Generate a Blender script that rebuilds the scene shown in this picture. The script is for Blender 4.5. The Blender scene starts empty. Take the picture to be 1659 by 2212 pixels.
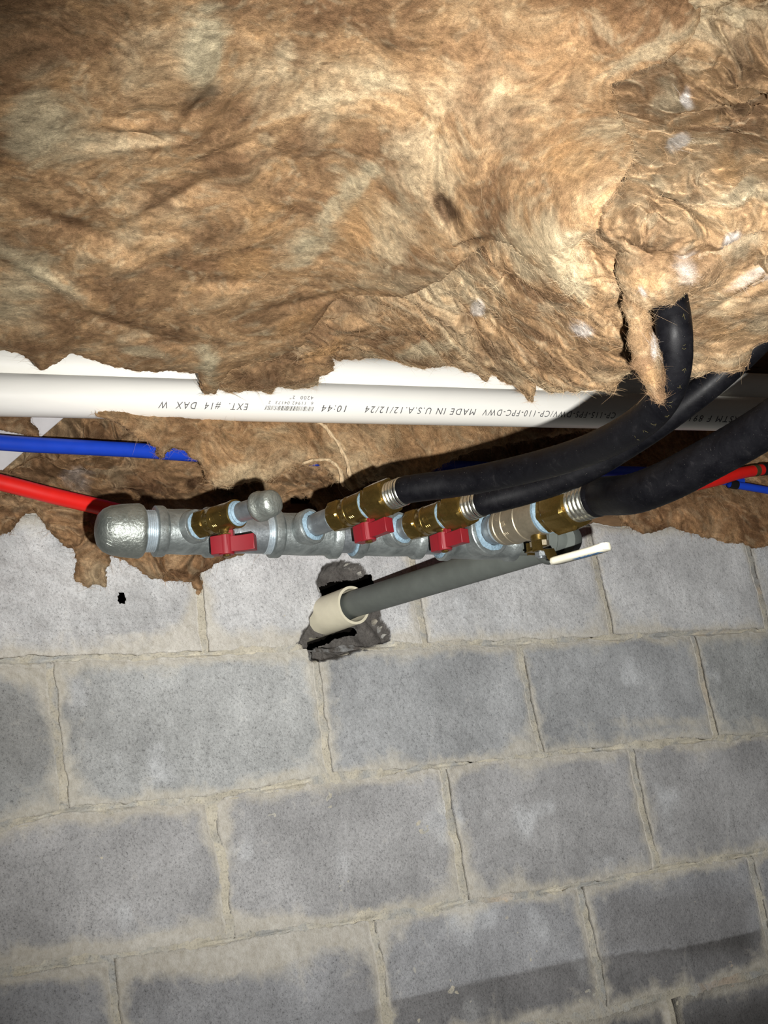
import bpy, bmesh, math, random
import numpy as np
from mathutils import Vector, Matrix

# ------------------------------------------------------------------ camera
W, H = 1659, 2212
F = 3000.0
CX, CY = 829.5, 1106.0
CAM = np.array([-0.70463, -1.80462, -0.41673])
R = np.array([[0.83075206, -0.53069025, -0.16798471],
              [0.01676542, 0.32549977, -0.94539347],
              [0.55639009, 0.78257124, 0.27930685]])      # rows: right, down, forward
col = bpy.context.scene.collection
cam_d = bpy.data.cameras.new('camera')
cam_o = bpy.data.objects.new('camera', cam_d)
col.objects.link(cam_o)
cam_d.sensor_fit = 'HORIZONTAL'
cam_d.sensor_width = 36.0
cam_d.lens = F / W * 36.0
cam_d.clip_start = 0.02
m = Matrix(((R[0][0], -R[1][0], -R[2][0], CAM[0]),
            (R[0][1], -R[1][1], -R[2][1], CAM[1]),
            (R[0][2], -R[1][2], -R[2][2], CAM[2]),
            (0, 0, 0, 1)))
cam_o.matrix_world = m
bpy.context.scene.camera = cam_o


def ray(x, y):
    x = np.asarray(x, float); y = np.asarray(y, float)
    return np.stack([(x - CX) / F, (y - CY) / F, np.ones_like(x)], -1) @ R


def at(x, y, d):
    return CAM + ray(x, y) * np.asarray(d)[..., None]


def at_y(x, y, Y=0.0):
    r = ray(x, y)
    return CAM + r * ((Y - CAM[1]) / r[..., 1])[..., None]


def depth_of(P):
    return (P - CAM) @ R[2]


def pix(P):
    q = (np.asarray(P, float) - CAM) @ R.T
    return F * q[..., 0] / q[..., 2] + CX, F * q[..., 1] / q[..., 2] + CY


# ------------------------------------------------------------------ world, light, exposure
world = bpy.data.worlds.new('world')
bpy.context.scene.world = world
world.use_nodes = True
world.node_tree.nodes['Background'].inputs[0].default_value = (0.92, 0.95, 1.0, 1)
world.node_tree.nodes['Background'].inputs[1].default_value = 0.035

# the hand-held torch: a little to the right of and below the lens
lp = CAM + R[0] * 0.052 + R[1] * 0.044 + R[2] * 0.02
tgt = at(1150, 1150, 1.8)
ld = bpy.data.lights.new('torch', 'SPOT')
ld.energy = 245.0
ld.color = (1.0, 0.98, 0.94)
ld.spot_size = math.radians(67)
ld.spot_blend = 1.0
ld.shadow_soft_size = 0.005
lo = bpy.data.objects.new('torch', ld)
col.objects.link(lo)
lo.location = lp
lo.rotation_euler = Vector(tgt - lp).to_track_quat('-Z', 'Y').to_euler()

sc = bpy.context.scene
sc.view_settings.view_transform = 'Standard'
sc.view_settings.look = 'None'
sc.view_settings.gamma = 1.0
sc.view_settings.exposure = 0.0
sc.view_settings.use_curve_mapping = False

# ------------------------------------------------------------------ noise
_rng = np.random.RandomState(7)
_perm = _rng.permutation(256)
_perm = np.concatenate([_perm, _perm, _perm])
_g = _rng.normal(size=(256, 3)); _g /= np.linalg.norm(_g, axis=1)[:, None]


def perlin(p):
    p = np.asarray(p, float)
    i = np.floor(p).astype(np.int64)
    f = p - i
    u = f * f * f * (f * (f * 6 - 15) + 10)
    i &= 255
    out = 0
    for dx in (0, 1):
        for dy in (0, 1):
            for dz in (0, 1):
                h = _perm[_perm[_perm[(i[..., 0] + dx) & 255] + ((i[..., 1] + dy) & 255)] + ((i[..., 2] + dz) & 255)]
                g = _g[h]
                d = g[..., 0] * (f[..., 0] - dx) + g[..., 1] * (f[..., 1] - dy) + g[..., 2] * (f[..., 2] - dz)
                w = (u[..., 0] if dx else 1 - u[..., 0]) * (u[..., 1] if dy else 1 - u[..., 1]) * (u[..., 2] if dz else 1 - u[..., 2])
                out = out + d * w
    return out * 1.6


def fbm(p, o=4, gain=0.5, ridge=False):
    a = 1.0; s = 0; t = 0
    for k in range(o):
        n = perlin(p * (2.03 ** k) + 17.3 * k)
        if ridge:
            n = 1 - np.sqrt(n * n + 0.02) * 2
        s = s + a * n; t += a; a *= gain
    return s / t


def sstep(a, b, x):
    t = np.clip((x - a) / (b - a), 0, 1)
    return t * t * (3 - 2 * t)


def seg_dist(px, py, poly, closed=True):
    poly = np.asarray(poly, float)
    n = len(poly)
    d = np.full(px.shape, 1e9)
    for k in range(n if closed else n - 1):
        a = poly[k]; b = poly[(k + 1) % n]
        ab = b - a
        t = np.clip(((px - a[0]) * ab[0] + (py - a[1]) * ab[1]) / (ab @ ab + 1e-9), 0, 1)
        d = np.minimum(d, np.hypot(px - a[0] - t * ab[0], py - a[1] - t * ab[1]))
    return d


def poly_sd(px, py, poly):
    """signed distance, positive inside"""
    poly = np.asarray(poly, float)
    inside = np.zeros(px.shape, bool)
    n = len(poly)
    for k in range(n):
        x0, y0 = poly[k]; x1, y1 = poly[(k + 1) % n]
        c = ((y0 > py) != (y1 > py)) & (px < (x1 - x0) * (py - y0) / (y1 - y0 + 1e-12) + x0)
        inside ^= c
    d = seg_dist(px, py, poly)
    return np.where(inside, d, -d)


# ------------------------------------------------------------------ materials
def lin(c):
    c = np.asarray(c, float) / 255.0
    return np.where(c <= 0.04045, c / 12.92, ((c + 0.055) / 1.055) ** 2.4)


class NT:
    def __init__(s, name):
        s.m = bpy.data.materials.new(name)
        s.m.use_nodes = True
        s.t = s.m.node_tree
        s.b = s.t.nodes['Principled BSDF']

    def n(s, typ, **kw):
        nd = s.t.nodes.new(typ)
        for k, v in kw.items():
            if k.startswith('i_'):
                key = k[2:].replace('_', ' ')
                nd.inputs[key].default_value = v
            else:
                setattr(nd, k, v)
        return nd

    def l(s, a, b):
        s.t.links.new(a, b)

    def coords(s, scale=(1, 1, 1)):
        tc = s.n('ShaderNodeTexCoord')
        mp = s.n('ShaderNodeMapping')
        mp.inputs['Scale'].default_value = scale
        s.l(tc.outputs['Object'], mp.inputs['Vector'])
        return mp.outputs[0]

    def noise(s, vec, scale, detail=4, rough=0.55, dist=0.0):
        nd = s.n('ShaderNodeTexNoise', i_Scale=scale, i_Detail=detail, i_Roughness=rough, i_Distortion=dist)
        s.l(vec, nd.inputs['Vector'])
        return nd.outputs['Fac']

    def ramp(s, fac, stops):
        nd = s.n('ShaderNodeValToRGB')
        cr = nd.color_ramp
        while len(cr.elements) < len(stops):
            cr.elements.new(0.5)
        for e, (p, c) in zip(cr.elements, stops):
            e.position = p
            e.color = (*c, 1) if len(c) == 3 else c
        s.l(fac, nd.inputs[0])
        return nd.outputs[0]

    def mix(s, fac, a, b, mode='MIX'):
        nd = s.n('ShaderNodeMix', data_type='RGBA', blend_type=mode)
        for sock, v in ((nd.inputs[0], fac), (nd.inputs[6], a), (nd.inputs[7], b)):
            if isinstance(v, (int, float)):
                sock.default_value = v
            elif isinstance(v, (tuple, list, np.ndarray)):
                sock.default_value = (*[float(q) for q in v[:3]], 1)
            else:
                s.l(v, sock)
        return nd.outputs[2]

    def bump(s, h, strength, dist, prev=None):
        nd = s.n('ShaderNodeBump', i_Strength=strength, i_Distance=dist)
        s.l(h, nd.inputs['Height'])
        if prev is not None:
            s.l(prev, nd.inputs['Normal'])
        s.l(nd.outputs[0], s.b.inputs['Normal'])
        return nd.outputs[0]

    def attr(s, name):
        return s.n('ShaderNodeAttribute', attribute_name=name)

    def setup(s, **kw):
        for k, v in kw.items():
            key = k.replace('_', ' ')
            if isinstance(v, (int, float)):
                s.b.inputs[key].default_value = v
            elif isinstance(v, (tuple, list, np.ndarray)):
                s.b.inputs[key].default_value = (*[float(q) for q in v[:3]], 1)
            else:
                s.l(v, s.b.inputs[key])
        return s.m


def g3(v):
    return (v, v, v)


def mat_wool():
    s = NT('glass_wool')
    a = s.attr('Col').outputs['Color']
    v1 = s.coords((1, 1, 1))
    v2 = s.coords((0.28, 1.0, 1.3))
    n1 = s.noise(v2, 480, 5, 0.7, 2.2)
    n2 = s.noise(v1, 900, 3, 0.7, 0.5)
    nc = s.noise(v1, 110, 4, 0.7, 1.5)
    c = s.mix(0.9, a, s.ramp(nc, [(0.3, g3(0.66)), (0.5, g3(1.0)), (0.7, g3(1.28))]), 'MULTIPLY')
    c = s.mix(0.9, c, s.ramp(n1, [(0.25, g3(0.55)), (0.5, g3(1.0)), (0.75, g3(1.40))]), 'MULTIPLY')
    c = s.mix(0.75, c, s.ramp(n2, [(0.25, g3(0.62)), (0.5, g3(1.0)), (0.75, g3(1.35))]), 'MULTIPLY')
    b = s.bump(n1, 0.4, 0.0022)
    b = s.bump(n2, 0.6, 0.0014, b)
    return s.setup(Base_Color=c, Roughness=1.0, Specular_IOR_Level=0.03)


def mat_fibre():
    s = NT('glass_fibre')
    a = s.attr('Col').outputs['Color']
    return s.setup(Base_Color=a, Roughness=0.75, Specular_IOR_Level=0.25)


def mat_block():
    s = NT('concrete_block')
    a = s.attr('Col').outputs['Color']
    sm = s.attr('smear').outputs['Fac']
    v = s.coords()
    n0 = s.noise(v, 22, 6, 0.65, 0.6)
    n1 = s.noise(v, 260, 4, 0.7)
    n2 = s.noise(v, 620, 2, 0.6)
    c = s.mix(1.0, a, s.ramp(n0, [(0.25, g3(0.80)), (0.75, g3(1.20))]), 'MULTIPLY')
    c = s.mix(1.0, c, s.ramp(n1, [(0.30, g3(0.50)), (0.42, g3(0.92)), (0.70, g3(1.18))]), 'MULTIPLY')
    c = s.mix(1.0, c, s.ramp(n2, [(0.27, g3(0.45)), (0.40, g3(1.0)), (0.7, g3(1.1))]), 'MULTIPLY')
    # mortar wiped over the block edges
    ad = s.n('ShaderNodeMath', operation='MULTIPLY_ADD')
    s.l(n0, ad.inputs[0]); ad.inputs[1].default_value = 0.9
    s.l(sm, ad.inputs[2])
    ms = s.ramp(ad.outputs[0], [(0.60, g3(0)), (0.92, g3(1))])
    nm = s.noise(v, 90, 5, 0.7)
    mc = s.ramp(nm, [(0.3, tuple(lin((172, 164, 146)))), (0.65, tuple(lin((204, 199, 186))))])
    mm = s.n('ShaderNodeMath', operation='MULTIPLY'); s.l(ms, mm.inputs[0]); mm.inputs[1].default_value = 0.62
    c = s.mix(mm.outputs[0], c, mc)
    b = s.bump(n1, 0.55, 0.0022)
    b = s.bump(n2, 0.5, 0.0012, b)
    return s.setup(Base_Color=c, Roughness=0.92, Specular_IOR_Level=0.2)


def mat_mortar():
    s = NT('mortar')
    v = s.coords()
    a = s.attr('Col').outputs['Color']
    n0 = s.noise(v, 30, 5, 0.65); ng = s.noise(v, 11, 5, 0.7, 1.0); a = s.mix(s.ramp(ng, [(0.45, g3(0)), (0.62, g3(0.8))]), a, lin((158, 160, 160)))
    n1 = s.noise(v, 330, 4, 0.7)
    c = s.mix(1.0, a, s.ramp(n0, [(0.3, g3(0.78)), (0.7, g3(1.15))]), 'MULTIPLY')
    c = s.mix(1.0, c, s.ramp(n1, [(0.32, g3(0.55)), (0.45, g3(0.97)), (0.7, g3(1.12))]), 'MULTIPLY')
    s.bump(n1, 0.5, 0.003)
    return s.setup(Base_Color=c, Roughness=0.95, Specular_IOR_Level=0.15)


def mat_metal(name, c0, c1, rough, metal, scale=60, bump=0.25, rough2=None, bd=0.0015):
    s = NT(name)
    v = s.coords()
    n0 = s.noise(v, scale, 5, 0.65, 0.4)
    n1 = s.noise(v, scale * 6, 4, 0.6)
    c = s.ramp(n0, [(0.3, tuple(lin(c0))), (0.7, tuple(lin(c1)))])
    r = s.ramp(n1, [(0.3, g3(rough)), (0.7, g3(rough2 or rough + 0.15))])
    s.bump(n1, bump, bd)
    return s.setup(Base_Color=c, Roughness=r, Metallic=metal)


def mat_plain(name, c, rough, spec=0.5, scale=80, var=0.12, bump=0.1, bd=0.0008, metal=0.0):
    s = NT(name)
    v = s.coords()
    n = s.noise(v, scale, 4, 0.6)
    cc = s.mix(1.0, lin(c), s.ramp(n, [(0.3, g3(1 - var)), (0.7, g3(1 + var))]), 'MULTIPLY')
    s.bump(n, bump, bd)
    return s.setup(Base_Color=cc, Roughness=rough, Specular_IOR_Level=spec, Metallic=metal)


def mat_rubber():
    s = NT('black_jacket')
    v = s.coords()
    n = s.noise(v, 55, 5, 0.7, 0.5)
    n2 = s.noise(v, 750, 2, 0.6)
    c = s.ramp(n, [(0.35, tuple(lin((7, 7, 10)))), (0.62, tuple(lin((14, 14, 17)))), (0.8, tuple(lin((34, 33, 34))))])
    dust = s.ramp(n2, [(0.70, g3(0)), (0.78, g3(0.5))])
    c = s.mix(dust, c, lin((110, 106, 100)))
    r = s.ramp(n, [(0.3, g3(0.42)), (0.7, g3(0.62))])
    s.bump(n2, 0.12, 0.0006)
    return s.setup(Base_Color=c, Roughness=r, Specular_IOR_Level=0.12)


def mat_pvc():
    s = NT('white_pvc')
    v = s.coords((1, 1, 1))
    v2 = s.coords((0.12, 1, 1))
    n = s.noise(v2, 60, 4, 0.6)
    n2 = s.noise(v, 240, 3, 0.7)
    n3 = s.noise(v, 14, 3, 0.6)
    c = s.mix(1.0, lin((247, 245, 238)), s.ramp(n, [(0.3, g3(0.95)), (0.7, g3(1.0))]), 'MULTIPLY')
    d = s.n('ShaderNodeMath', operation='MULTIPLY')
    s.l(s.ramp(n2, [(0.69, g3(0)), (0.76, g3(0.8))]), d.inputs[0])
    s.l(s.ramp(n3, [(0.52, g3(0)), (0.66, g3(1))]), d.inputs[1])
    c = s.mix(d.outputs[0], c, lin((190, 178, 155)))
    return s.setup(Base_Color=c, Roughness=0.42, Specular_IOR_Level=0.4)


def mat_wood():
    s = NT('framing_lumber')
    v = s.coords((0.15, 1, 1))
    n = s.noise(v, 70, 5, 0.6, 1.0)
    c = s.ramp(n, [(0.3, tuple(lin((96, 74, 52)))), (0.7, tuple(lin((142, 112, 80))))])
    s.bump(n, 0.2, 0.001)
    return s.setup(Base_Color=c, Roughness=0.85)


M_WOOL = mat_wool(); M_FIB = mat_fibre(); M_BLOCK = mat_block(); M_MORTAR = mat_mortar()
M_GALV = mat_metal('galvanised_fitting', (112, 118, 118), (160, 167, 166), 0.34, 0.72, 45, 0.35)
M_GALVCAST = mat_metal('cast_galvanised_cap', (112, 118, 114), (146, 150, 144), 0.34, 0.7, 50, 0.5, 0.5, 0.002)
M_GALVPIPE = mat_metal('galvanised_nipple', (118, 124, 128), (152, 158, 162), 0.3, 0.75, 70, 0.12)
M_THREAD = mat_metal('bright_thread', (170, 182, 190), (205, 216, 222), 0.25, 0.7, 160, 0.1)
M_BRASS = mat_metal('brass', (112, 92, 48), (132, 110, 60), 0.2, 0.88, 40, 0.06)
M_BRASSD = mat_metal('dull_brass', (132, 124, 106), (156, 146, 126), 0.36, 0.72, 60, 0.1)
M_STEELC = mat_metal('stainless_corrugation', (190, 190, 178), (222, 222, 210), 0.16, 0.95, 50, 0.03)
M_PIPE = mat_plain('grey_painted_steel', (88, 93, 89), 0.5, 0.4, 40, 0.12, 0.15, 0.001)
M_SEAL = mat_plain('pipe_sealant', (112, 134, 148), 0.6, 0.4, 300, 0.25, 0.6, 0.002)
M_RED = mat_plain('red_plastic', (110, 18, 27), 0.45, 0.5, 60, 0.06, 0.05)
M_RUB = mat_rubber(); M_PVC = mat_pvc(); M_WOOD = mat_wood()
M_BLUE = mat_plain('blue_pex', (24, 66, 190), 0.45, 0.4, 60, 0.05, 0.04)
M_REDP = mat_plain('red_pex', (216, 30, 24), 0.45, 0.4, 60, 0.05, 0.04)
M_SLEEVE = mat_plain('cream_pvc', (206, 200, 178), 0.5, 0.4, 50, 0.06, 0.05)
M_INK = mat_plain('printing_ink', (88, 88, 90), 0.7, 0.2, 200, 0.1, 0.0)
M_YINK = mat_plain('yellow_printing', (72, 66, 40), 0.7, 0.2, 200, 0.2, 0.0)
M_BLINK = mat_plain('blue_printing', (72, 104, 140), 0.7, 0.2, 200, 0.3, 0.0)
M_CREAM = mat_plain('cream_vinyl', (224, 220, 200), 0.45, 0.4, 80, 0.06, 0.1)
M_BLACK = mat_plain('black_plastic', (18, 18, 20), 0.5, 0.4)
M_BOARD = mat_plain('grey_white_board', (186, 184, 186), 0.7, 0.3, 30, 0.08, 0.1)
M_SOIL = mat_plain('concrete_slab', (120, 116, 108), 0.95, 0.1, 20, 0.2, 0.4, 0.01)
M_STRAND = mat_plain('twisted_wool_strand', (196, 172, 138), 0.9, 0.1, 200, 0.3, 0.5, 0.002)


# ------------------------------------------------------------------ mesh helpers
class MB:
    def __init__(s):
        s.v = []; s.f = []; s.n = 0

    def add(s, verts, faces):
        verts = np.asarray(verts, float)
        s.v.append(verts)
        s.f += [tuple(int(i) + s.n for i in f) for f in faces]
        s.n += len(verts)
        return s

    def lathe(s, P, A, prof, seg=32, ref=None, cap0=True, cap1=True, rfun=None):
        """prof: (t, r) along unit axis A from P"""
        A = np.asarray(A, float); A = A / np.linalg.norm(A)
        ref = np.array([0, 0, 1.0]) if ref is None else np.asarray(ref, float)
        u = ref - (ref @ A) * A; u /= np.linalg.norm(u)
        w = np.cross(A, u)
        th = np.linspace(0, 2 * math.pi, seg, endpoint=False)
        vs = []
        for k, (t, r) in enumerate(prof):
            rr = r * (rfun(th, k) if rfun else np.ones(seg))
            vs.append(P + A * t + np.outer(np.cos(th) * rr, u) + np.outer(np.sin(th) * rr, w))
        vs = np.concatenate(vs)
        fs = []
        n = len(prof)
        for k in range(n - 1):
            for j in range(seg):
                a = k * seg + j; b = k * seg + (j + 1) % seg
                fs.append((a, b, b + seg, a + seg))
        if cap0: fs.append(tuple(range(seg - 1, -1, -1)))
        if cap1: fs.append(tuple((n - 1) * seg + j for j in range(seg)))
        return s.add(vs, fs)

    def tube(s, pts, r, seg=24, cap=True):
        pts = np.asarray(pts, float); n = len(pts)
        T = np.gradient(pts, axis=0); T /= np.linalg.norm(T, axis=1)[:, None]
        u = np.cross(T[0], [0.3, 0.1, 1.0]); u /= np.linalg.norm(u)
        th = np.linspace(0, 2 * math.pi, seg, endpoint=False)
        rr = np.broadcast_to(r, (n,))
        vs = []
        for k in range(n):
            u = u - (u @ T[k]) * T[k]; u /= np.linalg.norm(u)
            w = np.cross(T[k], u)
            vs.append(pts[k] + np.outer(np.cos(th), u) * rr[k] + np.outer(np.sin(th), w) * rr[k])
        fs = []
        for k in range(n - 1):
            for j in range(seg):
                a = k * seg + j; b = k * seg + (j + 1) % seg
                fs.append((a, b, b + seg, a + seg))
        if cap:
            fs.append(tuple(range(seg - 1, -1, -1)))
            fs.append(tuple((n - 1) * seg + j for j in range(seg)))
        return s.add(np.concatenate(vs), fs)

    def box(s, c, ax, hs):
        """c centre; ax three axis vectors; hs half sizes"""
        c = np.asarray(c, float)
        vs = [c + ax[0] * hs[0] * i + ax[1] * hs[1] * j + ax[2] * hs[2] * k for i in (-1, 1) for j in (-1, 1) for k in (-1, 1)]
        return s.add(vs, [(0, 1, 3, 2), (4, 6, 7, 5), (0, 4, 5, 1), (2, 3, 7, 6), (0, 2, 6, 4), (1, 5, 7, 3)])

    def prism(s, c, u, w, ax, outline, h0, h1):
        n = len(outline)
        base = [np.asarray(c) + u * a + w * b for a, b in outline]
        vs = [p + ax * h0 for p in base] + [p + ax * h1 for p in base]
        fs = [tuple(range(n - 1, -1, -1)), tuple(range(n, 2 * n))] + [(k, (k + 1) % n, n + (k + 1) % n, n + k) for k in range(n)]
        return s.add(vs, fs)

    def build(s, name, mat, parent=None, origin=None, angle=35, bevel=0.0):
        v = np.concatenate(s.v)
        o = mk(name, v, s.f, mat, parent, origin, angle)
        if bevel:
            md = o.modifiers.new('bevel', 'BEVEL')
            md.width = bevel; md.segments = 2; md.limit_method = 'ANGLE'; md.angle_limit = math.radians(40)
        return o


def wloc(o):
    p = Vector(o.location)
    while o.parent:
        o = o.parent
        p = p + Vector(o.location)
    return np.array(p)


def mk(name, v, f, mat, parent=None, origin=None, angle=35):
    v = np.asarray(v, float)
    if origin is None:
        origin = v.mean(0)
    me = bpy.data.meshes.new(name)
    me.from_pydata((v - origin).tolist(), [], f if isinstance(f, list) else f.tolist())
    me.materials.append(mat)
    me.polygons.foreach_set('use_smooth', np.ones(len(me.polygons), bool))
    if angle is not None:
        me.set_sharp_from_angle(angle=math.radians(angle))
    me.update()
    o = bpy.data.objects.new(name, me)
    col.objects.link(o)
    if parent is not None:
        o.parent = parent
        o.location = origin - wloc(parent)
    else:
        o.location = origin
    return o


def setcol(o, rgb, name='Col'):
    me = o.data
    a = me.color_attributes.new(name, 'FLOAT_COLOR', 'POINT')
    d = np.ones((len(me.vertices), 4)); d[:, :3] = rgb
    a.data.foreach_set('color', d.ravel())


def setval(o, val, name):
    a = o.data.attributes.new(name, 'FLOAT', 'POINT')
    a.data.foreach_set('value', np.asarray(val, float))


def tag(o, label=None, cat=None, group=None, kind=None):
    if label: o['label'] = label
    if cat: o['category'] = cat
    if group: o['group'] = group
    if kind: o['kind'] = kind
    return o


def empty(name, loc):
    o = bpy.data.objects.new(name, None)
    col.objects.link(o)
    o.location = [float(q) for q in loc]
    o.empty_display_size = 0.02
    return o


def smooth_path(pts, n=80):
    pts = np.asarray(pts, float)
    d = np.r_[0, np.cumsum(np.linalg.norm(np.diff(pts, axis=0), axis=1))]
    # Catmull-Rom style through cubic Hermite
    mt = np.zeros_like(pts)
    for k in range(len(pts)):
        a = max(k - 1, 0); b = min(k + 1, len(pts) - 1)
        mt[k] = (pts[b] - pts[a]) / (d[b] - d[a])
    out = []
    for s in np.linspace(0, d[-1], n):
        k = min(np.searchsorted(d, s, side='right') - 1, len(pts) - 2)
        h = d[k + 1] - d[k]; t = (s - d[k]) / h
        out.append((2 * t**3 - 3 * t**2 + 1) * pts[k] + (t**3 - 2 * t**2 + t) * h * mt[k] + (-2 * t**3 + 3 * t**2) * pts[k + 1] + (t**3 - t**2) * h * mt[k + 1])
    return np.array(out)


# ------------------------------------------------------------------ block wall
BW, BH = 0.4064, 0.2032
TOPZ = 0.208
beds = [
    [(0, 1428), (420, 1413), (640, 1400), (830, 1394), (1130, 1387), (1500, 1368), (1659, 1360)],
    [(0, 1787), (130, 1752), (440, 1724), (675, 1685), (830, 1668), (1155, 1630), (1355, 1613), (1659, 1586)],
    [(0, 2105), (250, 2070), (490, 2030), (800, 1985), (995, 1950), (1255, 1912), (1405, 1880), (1659, 1838)],
    [(1020, 2240), (1295, 2190), (1450, 2150), (1659, 2098)],
]
bed_xz = []
for b in beds:
    P = at_y(np.array([p[0] for p in b]), np.array([p[1] for p in b]), 0.0)
    bed_xz.append((P[:, 0], P[:, 2]))


def bed_z(k, x):
    """k=0 is the first bed joint below the top course"""
    x = np.asarray(x, float)
    if k < 0:
        return np.full_like(x, TOPZ + 0.004)
    if k < len(bed_xz):
        X, Z = bed_xz[k]
        s0 = 0.0; s1 = (Z[-1] - Z[max(-3, -len(Z))]) / (X[-1] - X[max(-3, -len(X))]) * 0.3
        z = np.interp(x, X, Z)
        z = np.where(x > X[-1], Z[-1] + (x - X[-1]) * s1, z)
        return z
    return bed_z(len(bed_xz) - 1, x) - BH * (k - len(bed_xz) + 1)


heads = {
    0: [(432, 1300), (905, 1300), (1300, 1270), (1640, 1280)],
    1: [(125, 1590), (697, 1545), (1142, 1500), (1520, 1475)],
    2: [(475, 1860), (980, 1800), (1385, 1730)],
    3: [(255, 2175), (822, 2110), (1280, 2040), (1642, 1940)],
    4: [(1450, 2190)],
}


def head_xs(row):
    if row in heads:
        xs = [float(at_y(np.array(a), np.array(b), 0.0)[0]) for a, b in heads[row]]
    else:
        xs = [BW * (0.5 if row % 2 == 0 else 0)]
    xs = sorted(xs)
    while xs[0] > -0.55: xs.insert(0, xs[0] - BW)
    while xs[-1] < 2.1: xs.append(xs[-1] + BW)
    return xs


# hole broken out of the wall: outlines given as seen on the wall plane
def wall_poly(pts):
    P = at_y(np.array([p[0] for p in pts], float), np.array([p[1] for p in pts], float), 0.0)
    return np.stack([P[:, 0], P[:, 2]], 1)


brk = wall_poly([(696, 1225), (722, 1216), (750, 1214), (775, 1220), (790, 1238), (800, 1262), (815, 1300), (824, 1345), (842, 1368), (840, 1388),
                 (800, 1398), (760, 1408), (735, 1420), (690, 1428), (668, 1426), (664, 1400), (645, 1390), (652, 1372), (670, 1345), (672, 1325), (700, 1318), (694, 1285), (684, 1262)])
void1 = wall_poly([(692, 1268), (722, 1254), (752, 1250), (800, 1242), (806, 1262), (790, 1330), (740, 1350), (700, 1345), (697, 1290)])
void2 = wall_poly([(672, 1386), (680, 1374), (705, 1370), (730, 1362), (745, 1355), (768, 1350), (780, 1356), (778, 1368), (760, 1370), (742, 1372), (722, 1382), (690, 1392), (676, 1396)])
small1 = wall_poly([(252, 1292), (258, 1280), (266, 1282), (270, 1296), (266, 1306), (256, 1303)])


def wall_relief(x, z, blockish=True):
    p = np.stack([x, z, np.zeros_like(x)], -1)
    rag = fbm(p * 70, 3) * 0.006
    db = poly_sd(x, z, brk) + rag
    d = sstep(-0.001, 0.005, db) * 0.016 * (1 + 0.5 * fbm(p * 45 + 3, 3)) * 1.0
    d = d + sstep(-0.001, 0.010, poly_sd(x, z, small1) + rag * 0.3) * 0.03
    return d, db


def void_val(x, z):
    p = np.stack([x, z, np.zeros_like(x)], -1)
    rag = fbm(p * 90 + 9, 3) * 0.004
    return np.maximum(np.maximum(poly_sd(x, z, void1) + rag, poly_sd(x, z, void2) + rag), poly_sd(x, z, small1) + rag * 0.15)


def snap_void(X, Z, step, g=0.0):
    V = void_val(X, Z) + g
    near = np.abs(V) < 3 * step
    e_ = step * 0.3
    gx = np.zeros_like(X); gz = np.zeros_like(X)
    if near.any():
        xn, zn = X[near], Z[near]
        gx[near] = (void_val(xn + e_, zn) - void_val(xn - e_, zn)) / (2 * e_)
        gz[near] = (void_val(xn, zn + e_) - void_val(xn, zn - e_)) / (2 * e_)
    gm = np.maximum(gx ** 2 + gz ** 2, 0.3)
    keep = V < 0.3 * step
    sn = keep & (V > -0.7 * step)
    return keep, np.where(sn, -V * gx / gm, 0.0), np.where(sn, -V * gz / gm, 0.0)


def void_mask(x, z, g=0.0):
    p = np.stack([x, z, np.zeros_like(x)], -1)
    rag = fbm(p * 90 + 9, 3) * 0.004
    return (poly_sd(x, z, void1) + rag + g > 0) | (poly_sd(x, z, void2) + rag + g > 0) | (poly_sd(x, z, small1) + rag * 0.15 + g > 0.0)


def dark_zones(x, z):
    """albedo factor for darker zones, mostly on the lower courses"""
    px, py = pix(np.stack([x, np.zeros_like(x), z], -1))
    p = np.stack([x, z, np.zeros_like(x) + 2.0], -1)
    # darker zone: sharp upper edge from (850,2150) up to the right
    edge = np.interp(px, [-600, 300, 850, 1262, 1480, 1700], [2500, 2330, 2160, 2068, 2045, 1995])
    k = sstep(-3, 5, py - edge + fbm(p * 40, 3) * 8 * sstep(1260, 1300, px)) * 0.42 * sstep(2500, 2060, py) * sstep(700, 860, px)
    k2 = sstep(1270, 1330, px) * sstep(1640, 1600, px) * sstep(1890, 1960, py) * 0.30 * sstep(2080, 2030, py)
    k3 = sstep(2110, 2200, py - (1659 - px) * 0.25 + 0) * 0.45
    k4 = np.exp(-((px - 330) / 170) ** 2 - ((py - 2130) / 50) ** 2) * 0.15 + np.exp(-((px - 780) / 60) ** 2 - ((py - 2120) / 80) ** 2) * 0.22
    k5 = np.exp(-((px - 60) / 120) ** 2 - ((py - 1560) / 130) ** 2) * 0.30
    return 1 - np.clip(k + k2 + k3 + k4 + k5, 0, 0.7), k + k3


def grid_faces(nx, nz, keep=None):
    i = np.arange(nx - 1)[:, None] * nz + np.arange(nz - 1)[None, :]
    f = np.stack([i, i + nz, i + nz + 1, i + 1], -1).reshape(-1, 4)
    if keep is not None:
        f = f[keep[f].all(1)]
    return f


def compact(v, f, *attrs):
    used = np.zeros(len(v), bool); used[f.ravel()] = True
    idx = np.cumsum(used) - 1
    return (v[used], idx[f]) + tuple(a[used] for a in attrs)


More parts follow.
